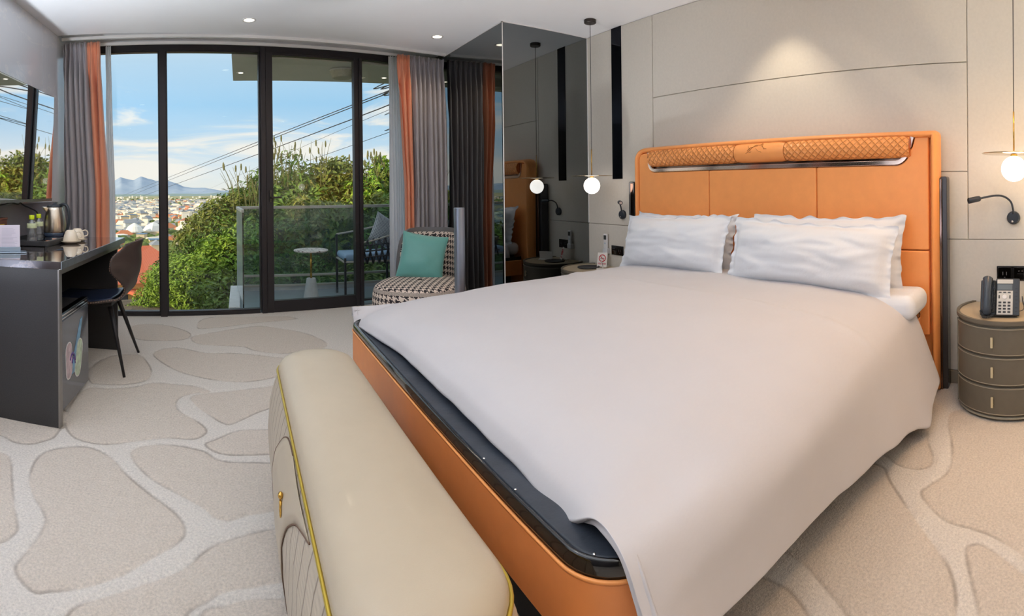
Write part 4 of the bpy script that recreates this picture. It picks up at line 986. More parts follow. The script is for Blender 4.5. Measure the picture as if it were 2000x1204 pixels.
# ================================================================ DESK SIDE
dk = thing('writing_desk','long black desk with a polished dark marble top along the left wall','desk',(-1.13,2.9,0))
a = MB(); a.box((-1.449,2.235,.742),(-.815,3.56,.78)); a.build('marble_top', m_marble, dk, bevel=.002)
a = MB(); a.box((-.8155,2.236,.744),(-.8125,3.559,.779)); a.build('top_edge', M('brushed_edge', (150,156,164), .35, .8, nscale=30, namt=.1), dk)
a = MB(); a.box((-1.449,2.25,.0),(-.838,2.285,.742)); a.build('side_panel', m_black, dk, bevel=.001)
a = MB(); a.box((-.838,2.249,.0),(-.830,2.286,.742)); a.box((-.850,2.286,.715),(-.830,3.48,.742)); a.build('steel_edge', M('satin_steel_edge', (150,146,142), .35, .8), dk)
a = MB(); a.box((-1.449,3.48,.0),(-.855,3.51,.742)); a.build('side_panel', m_black, dk, bevel=.001)
a = MB(); a.box((-1.449,2.285,.12),(-1.43,3.48,.742)); a.build('back_panel', m_black, dk)
a = MB(); a.box((-1.43,2.286,.715),(-.86,3.48,.740)); a.build('apron', m_black, dk)

fg = thing('mini_fridge','small dark glossy fridge with stickers under the desk','fridge',(-1.1,2.56,0))
a = MB(); a.box((-1.38,2.335,.02),(-.905,2.815,.495)); a.build('cabinet', m_black, fg, bevel=.008)
a = MB(); a.box((-.903,2.335,.025),(-.862,2.815,.470)); dr = a.build('door', M('fridge_gloss_grey', (128,132,142), .14, .75), fg, bevel=.006)
a = MB(); a.box((-.903,2.335,.474),(-.864,2.815,.505)); a.build('top_lip', m_blackgloss, fg, bevel=.004)
a = MB(); a.box((-.864,2.335,.4745),(-.860,2.815,.481)); a.box((-.864,2.335,.492),(-.860,2.815,.498)); a.build('chrome_strip', m_chrome, fg)
a = MB(); a.tube([(-.91,2.36,.51),(-.885,2.36,.535),(-.885,2.36,.56)], .006, 8); a.sphere((-.885,2.36,.565),.011,12,8); a.build('hinge_cap', m_whitepl, fg, smooth=True)
for x_,y_ in ((-1.33,2.37),(-1.33,2.78),(-.93,2.37),(-.93,2.78)):
    a = MB(); a.lathe([(.018,0),(.018,.022)],(x_,y_,0),12); a.build('foot', m_black, fg)
def sticker(cy_, cz_, wd, ht, col_, rot_):
    Mk_ = T(-.8612,cy_,cz_) @ RX(rot_)
    def rr_(w_,h_,r_): return [(sx*(w_/2-r_)+r_*cos(math.radians(a0+30*i)), sz*(h_/2-r_)+r_*sin(math.radians(a0+30*i))) for sx,sz,a0 in ((1,1,0),(-1,1,90),(-1,-1,180),(1,-1,270)) for i in range(4)]
    a = MB(); a.prism(rr_(wd,ht,wd*.45), 0, .0008, 'X', Mk_); so = a.build('sticker', m_whitepl, dr)
    a = MB(); a.prism(rr_(wd-.012,ht-.012,wd*.4), .0008, .0014, 'X', Mk_); a.build('print', M('sticker_print', col_, .35, nscale=30, namt=.35), so)
sticker(2.47,.245,.10,.19,(190,170,176),.05); sticker(2.63,.215,.11,.20,(186,204,180),-.35)
a = MB(); a.prism([(2.52,.16),(2.555,.16),(2.66,.33),(2.70,.42),(2.66,.41),(2.60,.33),(2.54,.24)], -.8612, -.8604, 'X'); a.build('sticker', M('blue_streak', (120,170,205), .3, nscale=20, namt=.3), dr)
a = MB(); a.tube([(-.8602,2.52+.045*cos(a_),.20+.07*sin(a_)) for a_ in [.3+2.2*i/14 for i in range(15)]], .005, 6); a.tube([(-.8602,2.535+.03*cos(a_),.19+.05*sin(a_)) for a_ in [.3+2.2*i/14 for i in range(15)]], .004, 6); a.build('sticker', M('purple_arc', (96,70,140), .35), dr)

# desk chair
chs = thing('desk_chair','brown leather desk chair with black legs tucked under the desk','chair',(-.88,3.14,0))
cyy = 3.15
G=[]
NV,NU=26,24
def shellpt(u_, v_):
    # v 0..1: seat front to seat rear, 1..2: back
    if v_ <= 1:
        x_ = -1.14+.40*v_; w_ = interp([0,.3,.7,1],[.19,.225,.23,.20],v_); z_ = .435-.012*sin(PI*v_)+.03*abs(u_)**2.5*(v_) ; return (x_, cyy+u_*w_, z_)
    t = v_-1; w_ = interp([0,.15,.35,.6,.8,1],[.20,.165,.19,.255,.235,.15],t)
    x_ = -.74+.13*t**.8 + .035*sin(PI*min(1,t*1.2)) - .13*sm(.15,.6,t)*abs(u_)**2.0*(1-.45*sm(.7,1,t)); z_ = .44+.37*t - .02*abs(u_)**2*t
    return (x_, cyy+u_*w_, z_)
for i in range(NV*2+1):
    v_ = 2*i/(NV*2); 
    G.append([shellpt(-1+2*j/NU, v_) for j in range(NU+1)])
# soften the seat/back bend
for it in range(3):
    for i in range(NV-5, NV+6):
        G[i] = [tuple((Vector(G[i-1][j])+Vector(G[i][j])*2+Vector(G[i+1][j]))/4) for j in range(NU+1)]
a = MB(); a.grid(G); a.build('leather_shell', m_brown, chs, smooth=True, solid=.016, soff=0, bevel=.005)
edge_ = [G[i][0] for i in range(len(G))]+[p for p in G[-1]]+[G[i][-1] for i in range(len(G)-1,-1,-1)]
a = MB(); st_ = [Vector(p) for p in edge_]
seg_ = []
for p_, q_ in zip(st_[:-1], st_[1:]):
    m_ = max(1,int((q_-p_).length/.012))
    for k_ in range(m_): a.sphere(p_.lerp(q_,k_/m_),(.0035,.0035,.0035),5,4)
a.build('edge_stitching', m_stitch, chs)
G2=[[ (lambda p:(p[0]+.0,cyy+(p[1]-cyy)*.86,p[2]+.022*(1-abs(-1+2*j/NU)**4)+.002))(shellpt(-1+2*j/NU, .04+.9*i/12)) for j in range(NU+1)] for i in range(13)]
a = MB(); a.grid(G2); a.build('seat_pad', m_seatsky, chs, smooth=True, solid=.012, bevel=.004)
for (x0_,y0_,x1_,y1_) in ((-.80,3.06,-.69,2.975),(-.80,3.26,-.70,3.455),(-1.02,3.06,-1.12,2.965),(-1.02,3.26,-1.12,3.40)):
    a = MB(); a.tube([(x0_,y0_,.425),(x1_,y1_,0.0)], [.017,.0085], 12); a.build('leg', m_leg, chs, smooth=True)
a = MB(); a.box((-1.05,3.03,.405),(-.78,3.29,.425)); a.build('under_frame', m_leg, chs, bevel=.004)

# television
tv = thing('television','flat television on the left wall reflecting the bright window','television',(-1.42,2.98,1.45))
Mt = T(-1.335,0,1.05) @ RY(.035) @ T(1.335,0,-1.05)
a = MB(); a.box((-1.368,2.12,1.045),(-1.337,3.476,1.80), Mt); a.build('casing', m_blackgloss, tv, bevel=.004)
a = MB(); a.box((-1.337,2.126,1.062),(-1.335,3.470,1.795), Mt); a.build('screen', m_screen, tv)
a = MB(); a.box((-1.338,2.122,1.043),(-1.333,3.475,1.061), Mt); a.build('lower_bezel', M('silver_bezel', (150,150,154), .25, .8), tv)
a = MB(); a.box((-1.449,2.75,1.25),(-1.365,3.05,1.55)); a.build('wall_bracket', m_black, tv, bevel=.004)
a = MB(); a.tube(crom([(-1.42,3.05,1.06),(-1.40,3.12,1.02),(-1.40,3.22,1.00),(-1.405,3.36,.965),(-1.42,3.42,.90),(-1.43,3.35,.885),(-1.435,3.28,.89)],8), .005, 8); tag(a.build('television_cable', m_wirem, None, smooth=True), 'black cable looping down the wall below the television','cable')
a = MB(); a.tube(crom([(-1.42,2.6,1.05),(-1.40,2.75,1.03),(-1.40,2.92,1.04),(-1.40,3.04,1.03),(-1.41,3.10,1.05)],8), .004, 8); tag(a.build('short_cable', m_wirem, None, smooth=True), 'short black cable drooping along the bottom edge of the television','cable')

# ---- things on the desk
ZD = .7805
tr_ = MB(); tr_.box((-1.44,2.83,ZD),(-1.135,3.36,ZD+.006)); tr_.box((-1.44,2.83,ZD),(-1.135,2.842,ZD+.032)); tr_.box((-1.112,2.83,ZD),(-1.135,3.36,ZD+.032)); tr_.box((-1.44,3.348,ZD),(-1.135,3.36,ZD+.032)); tr_.box((-1.44,2.83,ZD),(-1.428,3.36,ZD+.032))
tag(tr_.build('black_tray', m_black, None, bevel=.002), 'rectangular black service tray under the kettle and water bottles','tray')
ZT = ZD+.0065
kt = thing('electric_kettle','brushed steel electric kettle with black handle on the desk tray','kettle',(-1.215,3.22,ZT))
kc = (-1.215,3.22,ZT)
a = MB(); a.lathe([(.001,0),(.083,0),(.085,.006),(.078,.022),(.001,.024)], kc, 40); a.build('power_base', M('kettle_base_plastic', (36,44,56), .25), kt, smooth=True, bevel=.001)
a = MB(); a.lathe([(.074,.024),(.077,.028),(.077,.046),(.074,.05)], kc, 40); a.build('lower_band', M('blue_black_plastic', (52,66,86), .25), kt, smooth=True)
a = MB(); a.lathe([(.074,.048),(.076,.06),(.075,.11),(.068,.16),(.058,.20),(.054,.218),(.05,.222)], kc, 40); a.build('steel_body', m_steel, kt, smooth=True)
a = MB(); a.lathe([(.055,.218),(.056,.224),(.046,.234),(.012,.238),(.012,.246),(.001,.248)], kc, 32); a.build('lid', m_plastic, kt, smooth=True)
a = MB(); a.prism([(-.055,.175),(-.088,.222),(-.050,.222)], -.018, .018, 'Y', T(*kc) @ ZR(.5)); a.build('spout', m_steel, kt, bevel=.006)
hm = T(*kc) @ ZR(-.35)
a = MB(); a.tube([hm @ p for p in crom([(.045,0,.232),(.075,0,.238),(.108,0,.222),(.122,0,.17),(.118,0,.11),(.098,0,.06),(.076,0,.035)],8)], .0105, 10); a.build('handle', m_plastic, kt, smooth=True)
def bottle(x_, y_, label):
    t_ = thing('water_bottle', label, 'bottle', (x_,y_,ZT), 'two small water bottles on the tray')
    a = MB(); a.lathe([(.001,.002),(.028,.0),(.031,.006),(.031,.03),(.028,.036),(.031,.044),(.029,.056),(.031,.066),(.0305,.10),(.029,.118),(.018,.138),(.0125,.145),(.0125,.152)], (x_,y_,ZT), 28); a.build('body', m_clearpl, t_, smooth=True)
    a = MB(); a.lathe([(.001,.004),(.027,.004),(.028,.03),(.026,.036),(.028,.044),(.027,.10),(.001,.101)], (x_,y_,ZT), 24); a.build('water', glass_mat('water',(.86,.90,.92),edge=1.5), t_, smooth=True)
    a = MB(); a.lathe([(.0318,.094),(.0322,.096),(.0318,.122),(.030,.124)], (x_,y_,ZT), 28, cap=False); a.build('label', M('pale_green_label', (204,212,170), .5, nscale=60, namt=.15), t_, smooth=True)
    a = MB(); a.lathe([(.0165,.148),(.017,.150),(.017,.172),(.0155,.175),(.001,.175)], (x_,y_,ZT), 24); a.build('cap', M('lime_cap', (214,232,40), .4), t_, smooth=True)
bottle(-1.275,2.965,'small clear water bottle with lime cap, the nearer of the pair'); bottle(-1.305,3.15,'small clear water bottle with lime cap, the one beside the kettle')
sc_ = [(0,.012,0),(.03,-.02,.3),(.06,.015,-.4)]
for k_, (dx_,dy_,r_) in enumerate(sc_):
    a = MB(); a.box((-.035,-.022,0),(.035,.022,.005), T(-1.185+dx_*.3,3.03+dy_+.05*k_,ZT+.0052*k_) @ ZR(.5+r_)); tag(a.build('tea_sachet', M('peach_paper', (226,170,140), .6, nscale=20, namt=.1), None, bevel=.0015), ['peach tea sachet at the bottom of the pile by the kettle','peach tea sachet in the middle of the pile by the kettle','peach tea sachet on top of the pile by the kettle'][k_],'sachet','tea sachets beside the kettle')
def cup(x_, y_, ha, label):
    s_ = MB(); s_.lathe([(.001,.0),(.036,0),(.050,.006),(.066,.014),(.067,.016),(.050,.010),(.036,.004),(.001,.004)], (x_,y_,ZD), 40)
    tag(s_.build('saucer', m_porcelain, None, smooth=True), 'cream saucer under the '+label, 'saucer', 'two cream saucers on the desk')
    t_ = thing('teacup', 'upside-down cream '+label, 'cup', (x_,y_,ZD+.012), 'two upturned cream teacups')
    a = MB(); a.lathe([(.050,.0),(.0505,.002),(.044,.030),(.034,.056),(.030,.062),(.026,.064),(.026,.067),(.024,.067),(.023,.062),(.001,.061)], (x_,y_,ZD+.0165), 40); a.build('bowl', m_porcelain, t_, smooth=True)
    hm_ = T(x_,y_,ZD+.0165) @ ZR(ha)
    a = MB(); a.tube([hm_ @ p for p in crom([(.036,0,.052),(.055,0,.056),(.070,0,.042),(.066,0,.022),(.046,0,.016)],8)], .0042, 8); a.build('handle', m_porcelain, t_, smooth=True)
cup(-1.055,3.075,.5,'teacup nearer the desk front edge'); cup(-1.06,3.225,.3,'teacup closer to the window')
# clear card stand
cs = thing('acrylic_card_stand','clear tabletop stand holding a printed white card at the near end of the desk','card stand',(-1.19,2.52,ZD))
Mc_ = T(-1.205,2.50,ZD+.0) @ ZR(math.radians(25))
a = MB(); a.box((-.055,-.002,.010),(.055,.002,.148), Mc_ @ RX(math.radians(-8))); pn = a.build('card', M('lilac_white_card', (214,208,222), .5), cs, bevel=.001)
a = MB(); random.seed(3)
for i in range(17): a.box((-.045,-.0028,.128-.0068*i),(-.045+.09*random.uniform(.6,1),-.002,.1295-.0068*i), Mc_ @ RX(math.radians(-8)))
a.build('printed_lines', M('faint_print', (176,172,190), .6), pn)
a = MB(); a.box((-.07,-.05,0),(.09,.05,.006), Mc_); a.box((-.058,-.006,.006),(.058,-.003,.03),Mc_); a.build('clear_base', M('clear_acrylic_base', (150,170,190), .08, .3, coat=1), cs, bevel=.002)
# wooden tea box with a yellow label, purple item
tb = thing('wooden_tea_box','brown wooden box with a small yellow label near the wall end of the desk','box',(-1.40,2.74,ZD))
a = MB(); a.box((-1.442,2.62,ZD),(-1.375,2.815,ZD+.16)); a.box((-1.445,2.615,ZD+.16),(-1.372,2.82,ZD+.172)); a.build('box', M('dark_wood', (104,58,44), .4, nscale=20, namt=.2), tb, bevel=.002)
a = MB(); a.box((-1.3745,2.70,ZD+.075),(-1.373,2.775,ZD+.135)); a.build('yellow_label', M('yellow_label', (222,188,50), .5), tb)
a = MB(); a.lathe([(.001,0),(.022,0),(.024,.01),(.024,.075),(.016,.09),(.016,.11),(.001,.112)], (-1.335,2.625,ZD), 24); tag(a.build('purple_bottle', M('purple_plastic', (92,64,150), .35), None, smooth=True), 'small purple bottle behind the clear card stand','bottle')

# ================================================================ BALCONY FURNITURE
st = thing('outdoor_side_table','small round terrazzo table with gold stem and white conical base on the balcony','table',(.72,5.18,0))
tc_ = (.72,5.18,0)
a = MB(); a.lathe([(.001,0),(.077,0),(.080,.006),(.048,.205),(.044,.21),(.001,.21)], tc_, 40); a.build('conical_base', m_concrete, st, smooth=True, bevel=.002)
a = MB(); a.tube([(.72,5.18,.21),(.72,5.18,.485)], .011, 14); a.build('stem', m_gold, st, smooth=True)
mz, nt, b = new_mat('terrazzo'); vo = nt.new('ShaderNodeTexVoronoi'); vo.inputs['Scale'].default_value = 60; nt.l.new(nt.new('ShaderNodeTexCoord').outputs['Object'], vo.inputs['Vector'])
nt.l.new(nt.ramp(nt.sep(vo.outputs['Color'])[0], [(0,lin((230,222,216))),(.7,lin((226,218,212))),(.78,lin((120,100,96))),(.9,lin((180,160,150)))],'CONSTANT'), b.inputs['Base Color'])
a = MB(); a.lathe([(.001,.482),(.165,.482),(.176,.488),(.176,.496),(.172,.500),(.001,.500)], tc_, 48); a.build('round_top', mz, st, smooth=True, bevel=.001)
oc = thing('outdoor_armchair','woven grey outdoor armchair with a pale blue seat pad on the balcony','armchair',(1.35,5.2,0))
m_of = M('grey_outdoor_metal', (74,76,82), .4, .5); m_pad = M('pale_blue_pad', (150,182,214), .8, bump=.1, bscale=100)
xa,xb_,ya,yb_ = 1.035,1.62,4.98,5.50
for (x_,y_,h_) in ((xa+.01,ya+.05,.42),(xa,yb_-.08,.63),(xb_,ya+.02,.66),(xb_,yb_,.66)):
    a = MB(); a.box((x_-.011,y_-.011,0),(x_+.011,y_+.011,h_)); a.build('leg', m_of, oc, bevel=.003)
a = MB(); 
for p_,q_ in (((xa,ya+.05,.38),(xb_,ya+.02,.38)),((xa,yb_-.08,.38),(xb_,yb_,.38)),((xa,ya+.05,.38),(xa,yb_-.08,.38)),((xb_,ya+.02,.38),(xb_,yb_,.38))): a.tube([p_,q_],.011,8)
a.build('seat_frame', m_silver, oc, smooth=True)
a = MB(); a.tube(crom([(xa,yb_-.08,.63),(1.3,yb_,.66),(xb_,yb_,.72),(xb_+.04,5.24,.74),(xb_,ya+.02,.68),(1.35,ya,.60),(1.15,ya+.02,.56)],8),.010,8); a.build('arm_rail', m_silver, oc, smooth=True)
a = MB(); a.box((xa+.0,ya+.04,.385),(xb_-.04,yb_-.04,.455)); a.build('seat_pad', m_pad, oc, bevel=.03, bseg=4)
# woven side with triangular openings
a = MB(); 
for k_ in range(9):
    x_ = 1.14+.062*k_; a.tube([(x_,ya+.005,.36),(x_+.06,ya+.0,.58+.012*k_)],.009,6); a.tube([(x_+.06,ya+.005,.36),(x_,ya+.0,.58+.012*k_)],.009,6)
for z_ in (.42,.48,.54): a.tube([(1.13,ya,z_),(1.66,ya,z_+.03)],.008,6)
a.build('woven_side', m_of, oc, smooth=True)
a = MB()
for k_ in range(9):
    y_ = 5.02+.055*k_; a.tube([(xb_+.01,y_,.38),(xb_+.03,y_+.05,.70)],.008,6); a.tube([(xb_+.01,y_+.05,.38),(xb_+.03,y_,.70)],.008,6)
a.build('woven_back', m_of, oc, smooth=True)
mp_, nt, b = new_mat('patterned_cushion_fabric'); u_,v_,_ = nt.sep(nt.new('ShaderNodeTexCoord').outputs['UV'])
nt.l.new(nt.mix(nt.math('GREATER_THAN', nt.math('MULTIPLY', nt.math('SINE', nt.math('MULTIPLY', nt.math('ADD',u_,v_), 200.)), nt.math('SINE', nt.math('MULTIPLY', nt.math('SUBTRACT',u_,v_), 200.))), .1), lin((214,220,226)), lin((120,130,146))), b.inputs['Base Color']); b.inputs['Roughness'].default_value=.9
cushion('patterned_cushion','small patterned pale cushion propped in the woven balcony armchair', T(1.50,5.16,.66) @ ZR(.35) @ RX(-.15) @ RY(.5), .33, .11, mp_, 6.1)
# ================================================================ OUTSIDE
EYEV = Vector((0,0,EYE))
# near hillside ground
m_soil, nt, b = new_mat('dry_hillside_soil'); tc = nt.new('ShaderNodeTexCoord').outputs['Object']
nt.l.new(nt.ramp(nt.noise(tc, 2.2, 8, .7), [(.3,lin((70,62,52))),(.5,lin((120,104,84))),(.62,lin((96,104,58))),(.8,lin((150,140,118)))]), b.inputs['Base Color'])
nt.l.new(nt.bump(nt.noise(tc, 9, 6, .7), 1.0, .08), b.inputs['Normal']); b.inputs['Roughness'].default_value = .95
def gz(x, y):
    return -.42 - .10*max(0, y-6) - .28*max(0, y-9.5) - .16*max(0,-x-1.2) + .10*max(0,min(3,x-1))*min(1,max(0,y-6.2)/2) + .12*noise.noise(Vector((x*.6,y*.6,0))) + .04*noise.noise(Vector((x*2.5,y*2.5,3)))
P = []
for i in range(81):
    x = -26+48*i/80; P.append([(x, y, gz(x,y)) for y in [yw(x)+.12 if -1.8<x<3 else 4.4]+[5.2+.35*j for j in range(36)]+[18+3*j for j in range(34)]])
a = MB(); a.grid(P); o = a.build('terrain_hillside', m_soil, None, smooth=True); o['kind'] = 'structure'
# valley floor
VZ = -39
m_val, nt, b = new_mat('valley_ground'); tc = nt.new('ShaderNodeTexCoord').outputs['Object']
nt.l.new(nt.ramp(nt.noise(tc, .012, 8, .65), [(.3,lin((110,128,84))),(.48,lin((150,150,104))),(.6,lin((196,176,136))),(.75,lin((130,140,110)))]), b.inputs['Base Color']); b.inputs['Roughness'].default_value = .95
P = [[(-7000+14000*i/60, 60+11000*(j/60)**2, VZ+ 3*noise.noise(Vector((i*.7,j*.7,0)))) for j in range(61)] for i in range(61)]
a = MB(); a.grid(P); o = a.build('terrain_valley', m_val, None, smooth=True); o['kind'] = 'structure'
def pol(px, r): # bearing given by angle from straight ahead of the room's depth axis
    return (r*sin((px-468)/1000.), r*cos((px-468)/1000.))
# hills on the skyline
def hills(name, r0, depth, prof, col, label, seed, amp, nr=26):
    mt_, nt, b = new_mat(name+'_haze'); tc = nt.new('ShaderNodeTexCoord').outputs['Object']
    nt.l.new(nt.mix(nt.mapr(nt.noise(tc,.0016,8,.7),.35,.65), lin(col[0]), lin(col[1])), b.inputs['Base Color']); b.inputs['Roughness'].default_value = 1; b.inputs['Specular IOR Level'].default_value = 0  # distance haze is put into the base colours of the hills
    G = []; pxs = np.arange(-160, 1100, 3.)
    for px_ in pxs:
        row = []; h = interp([p[0] for p in prof],[p[1] for p in prof],px_)
        for j in range(nr):
            f = j/(nr-1); r = r0-depth*.5+depth*f; x,y = pol(px_, r); e = sin(PI*min(1,f*1.0))**.8
            z = VZ + (h*r0/1000.+EYE-VZ)*e*(1+.0*f) + amp*noise.noise(Vector((x*.0011+seed,y*.0011,0)))*e*(1-e)*4 + amp*.22*noise.noise(Vector((x*.006+seed,y*.006,2)))*e
            row.append((x,y,z if 0<j<nr-1 else VZ-5))
        G.append(row)
    a = MB(); a.grid(G); o = a.build(name, mt_, None, smooth=True); return tag(o, label, 'hills')
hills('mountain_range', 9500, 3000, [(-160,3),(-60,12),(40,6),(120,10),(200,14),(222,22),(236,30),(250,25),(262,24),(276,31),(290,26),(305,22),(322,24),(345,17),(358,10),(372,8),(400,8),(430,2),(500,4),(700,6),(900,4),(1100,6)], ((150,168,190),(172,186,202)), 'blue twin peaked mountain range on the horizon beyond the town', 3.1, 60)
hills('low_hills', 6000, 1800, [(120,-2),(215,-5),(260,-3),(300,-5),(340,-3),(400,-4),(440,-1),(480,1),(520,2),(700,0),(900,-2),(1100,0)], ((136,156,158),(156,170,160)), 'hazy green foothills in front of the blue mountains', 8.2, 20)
# town
roofs = [M('pale_render', (240,228,206), .8), M('cream_render', (226,204,170), .8), M('orange_roof', (206,130,90), .8), M('grey_roof', (150,154,160), .7), M('blue_roof', (110,140,170), .6), M('white_render', (246,240,230), .8), M('house_window_grey', (120,116,110), .8)]
def house_mesh(mb, M_, w_, d_, h_, kind, wi, ri):
    mb.cm = wi; mb.box((-w_/2,-d_/2,0),(w_/2,d_/2,h_), M_)
    mb.cm = ri
    if kind == 0: mb.box((-w_/2-.3,-d_/2-.3,h_),(w_/2+.3,d_/2+.3,h_+.5), M_)
    elif kind == 1: mb.add([M_ @ Vector(p) for p in ((-w_/2-.4,-d_/2-.4,h_),(w_/2+.4,-d_/2-.4,h_),(w_/2+.4,d_/2+.4,h_),(-w_/2-.4,d_/2+.4,h_),(-w_/2-.4,0,h_+2.6),(w_/2+.4,0,h_+2.6))], [(0,1,5,4),(2,3,4,5),(1,2,5),(3,0,4),(0,3,2,1)])
    else: mb.add([M_ @ Vector(p) for p in ((-w_/2-.4,-d_/2-.4,h_),(w_/2+.4,-d_/2-.4,h_),(w_/2+.4,d_/2+.4,h_),(-w_/2-.4,d_/2+.4,h_),(-w_/5,0,h_+2.8),(w_/5,0,h_+2.8))], [(0,1,5,4),(2,3,4,5),(1,2,5),(3,0,4),(0,3,2,1)])
    mb.cm = 6  # plain grey for the window boxes on the front wall
    for k_ in range(3): x_ = -w_/2+w_*(k_+.5)/3; mb.box((x_-.5,-d_/2-.05,1.5),(x_+.5,-d_/2,3.), M_)
protos = []
for i,(w_,d_,h_,kd,wi,ri) in enumerate([(9,8,6,0,0,5),(11,8,5,1,1,2),(8,8,9,0,5,0),(12,9,5,2,0,2),(10,7,7,1,5,3),(9,9,6,2,1,3),(10,8,8,0,1,4),(13,10,6,1,5,0)]):
    mb = MB(); house_mesh(mb, Matrix.Identity(4), w_, d_, h_, kd, wi, ri); protos.append(mb.build('town_house', roofs))
random.seed(11)
spots = []
while len(spots) < 3200:
    px_ = random.uniform(205, 500); row = random.uniform(389, 476)
    v_ = (row-373.5)/1000.; r = (EYE-VZ-6)/v_
    if row > 440 and random.random() < .45: continue
    if row < 400 and random.random() < .3: continue
    if 330 < px_ < 420 and 400 < row < 430 and random.random() < .6: continue
    if any(abs(r-r2) < 13 and abs(px_-p2)*r/1000. < 13 for p2, r2 in spots if r < 800): continue
    spots.append((px_, r))
spots.sort(key=lambda s: s[1])
def hm(px_, r): x,y = pol(px_, r); s_ = random.uniform(.7,1.25)*(1+ (.25 if r>900 else 0)); return (x,y), random.uniform(0,6.28), s_
used = set()
for k_, (px_, r) in enumerate(spots[:290]):
    (x,y), rz, s_ = hm(px_, r); i = random.randrange(8)
    o = protos[i] if i not in used else protos[i].copy()
    if i in used: COL.objects.link(o)
    used.add(i); o.location = (x,y,VZ-1); o.rotation_euler = (0,0,rz); o.scale = (s_,s_,s_*random.uniform(.8,1.3))
    tag(o, '%s, %s rows of the town, %s first mullion' % (['small white flat-roofed house','small house with an orange gable roof','tall white flat-roofed house','broad house with an orange hip roof','white house with a grey gable roof','cream house with a grey hip roof','cream house with a pale blue roof','broad white flat-roofed house'][i], 'front' if r < 520 else 'middle' if r < 750 else 'farther', 'left of' if px_ < 316 else 'right of'), 'house', 'nearer houses of the town in the valley')
mb = MB()
kinds = [(9,8,6,0,0,5),(11,8,5,1,1,2),(8,8,9,0,5,0),(12,9,5,2,0,2),(10,7,7,1,5,3),(9,9,6,2,1,3),(10,8,8,0,1,4),(13,10,6,1,5,0)]
for px_, r in spots[290:]:
    (x,y), rz, s_ = hm(px_, r); w_,d_,h_,kd,wi,ri = random.choice(kinds)
    house_mesh(mb, T(x,y,VZ-1) @ ZR(rz) @ Matrix.Scale(s_,4), w_, d_, h_, kd, wi, ri)
for k_ in range(2600):   # the town goes on either side of the panes
    px_ = random.uniform(-60,205) if k_ % 4 else random.uniform(500,620); r = (EYE-VZ-6)/((random.uniform(389,484)-373.5)/1000.); (x,y), rz, s_ = hm(px_, r); w_,d_,h_,kd,wi,ri = random.choice(kinds)
    house_mesh(mb, T(x,y,VZ-1) @ ZR(rz) @ Matrix.Scale(s_,4), w_, d_, h_, kd, wi, ri)
# slender towers on the far edge
for k_ in range(34):
    px_ = random.uniform(225,500); r = random.uniform(2400,3600); x,y = pol(px_, r); mb.cm = 5; s_ = random.uniform(3,6); mb.box((-s_,-s_,0),(s_,s_,random.uniform(9,22)), T(x,y,VZ))
tag(mb.build('distant_town', roofs), 'far town of countless tiny pale houses spread towards the foothills', 'town', kind='stuff')
m_tree = M('town_tree_green', (96,112,56), .9, nscale=.08, namt=.3)
mb = MB()
for k_ in range(1500):
    px_ = random.uniform(205,500) if k_ % 3 else random.uniform(-60,205); row = random.uniform(386,480) if k_ > 260 else random.uniform(388,403); r = (EYE-VZ-4)/((row-373.5)/1000.); x,y = pol(px_, r); s_ = random.uniform(2.2,4.6)*(1+.7*(r>1200))
    mb.sphere((x,y,VZ+s_*.6),(s_*1.3,s_*1.3,s_),7,4)
tag(mb.build('town_trees', m_tree, None, smooth=True), 'clumps of small trees scattered between the town houses', 'trees', kind='stuff')
# near house with the orange tiled roof below the window
oh = thing('orange_roofed_house','house with an orange tiled hip roof and yellow walls just below the leftmost window','house',(-12.2,60,-13))
Mo = T(-12.2,60,-13) @ ZR(.5)
m_tile, nt, b = new_mat('orange_roof_tiles'); tc = nt.new('ShaderNodeTexCoord').outputs['Object']
wv = nt.new('ShaderNodeTexWave'); wv.inputs['Scale'].default_value = 3; wv.inputs['Distortion'].default_value = .4; nt.l.new(tc, wv.inputs[0]); nt.l.new(nt.mix(wv.outputs['Fac'], lin((196,92,60)), lin((226,128,92))), b.inputs['Base Color']); b.inputs['Roughness'].default_value = .8
a = MB(); a.box((-5,-4.5,0),(5,4.5,4.2), Mo); wl_ = a.build('walls', M('yellow_render', (236,198,120), .8, nscale=1, namt=.1), oh)
a = MB(); a.add([Mo @ Vector(p) for p in ((-5.8,-5.3,4.2),(5.8,-5.3,4.2),(5.8,5.3,4.2),(-5.8,5.3,4.2),(-1.6,0,7.7),(1.6,0,7.7))], [(0,1,5,4),(2,3,4,5),(1,2,5),(3,0,4),(0,3,2,1)]); a.build('hip_roof', m_tile, oh)
for x_ in (-3.2,0,3.2):
    a = MB(); a.box((x_-.7,-4.56,1.2),(x_+.7,-4.5,2.9), Mo); a.build('window', M('dark_window', (70,74,80), .2), wl_)
a = MB(); a.prism([(-2,-9),(6,-8),(5,-4.5),(-3,-4.5)], 3.2, 3.5, 'Z', Mo); a.build('lower_roof', m_tile, oh)
# two big pale roofed halls in front of the town
for px_, r_, w_, lab in ((262,430,13,'large white domed roof hall in the town, left one of two'),(300,440,16,'large white pyramid roofed hall in the town, right one of two')):
    x,y = pol(px_, r_); t_ = thing('white_roofed_hall', lab, 'building', (x,y,VZ)); a = MB(); a.box((-w_/2,-w_/2,0),(w_/2,w_/2,7), T(x,y,VZ)); a.build('walls', roofs[1], t_)
    a = MB(); a.lathe([(w_*.62,7),(w_*.60,8),(w_*.42,11.5),(w_*.12,14),(.1,14.5)], (x,y,VZ), 20 if px_ < 280 else 4); a.build('roof', roofs[5], t_)

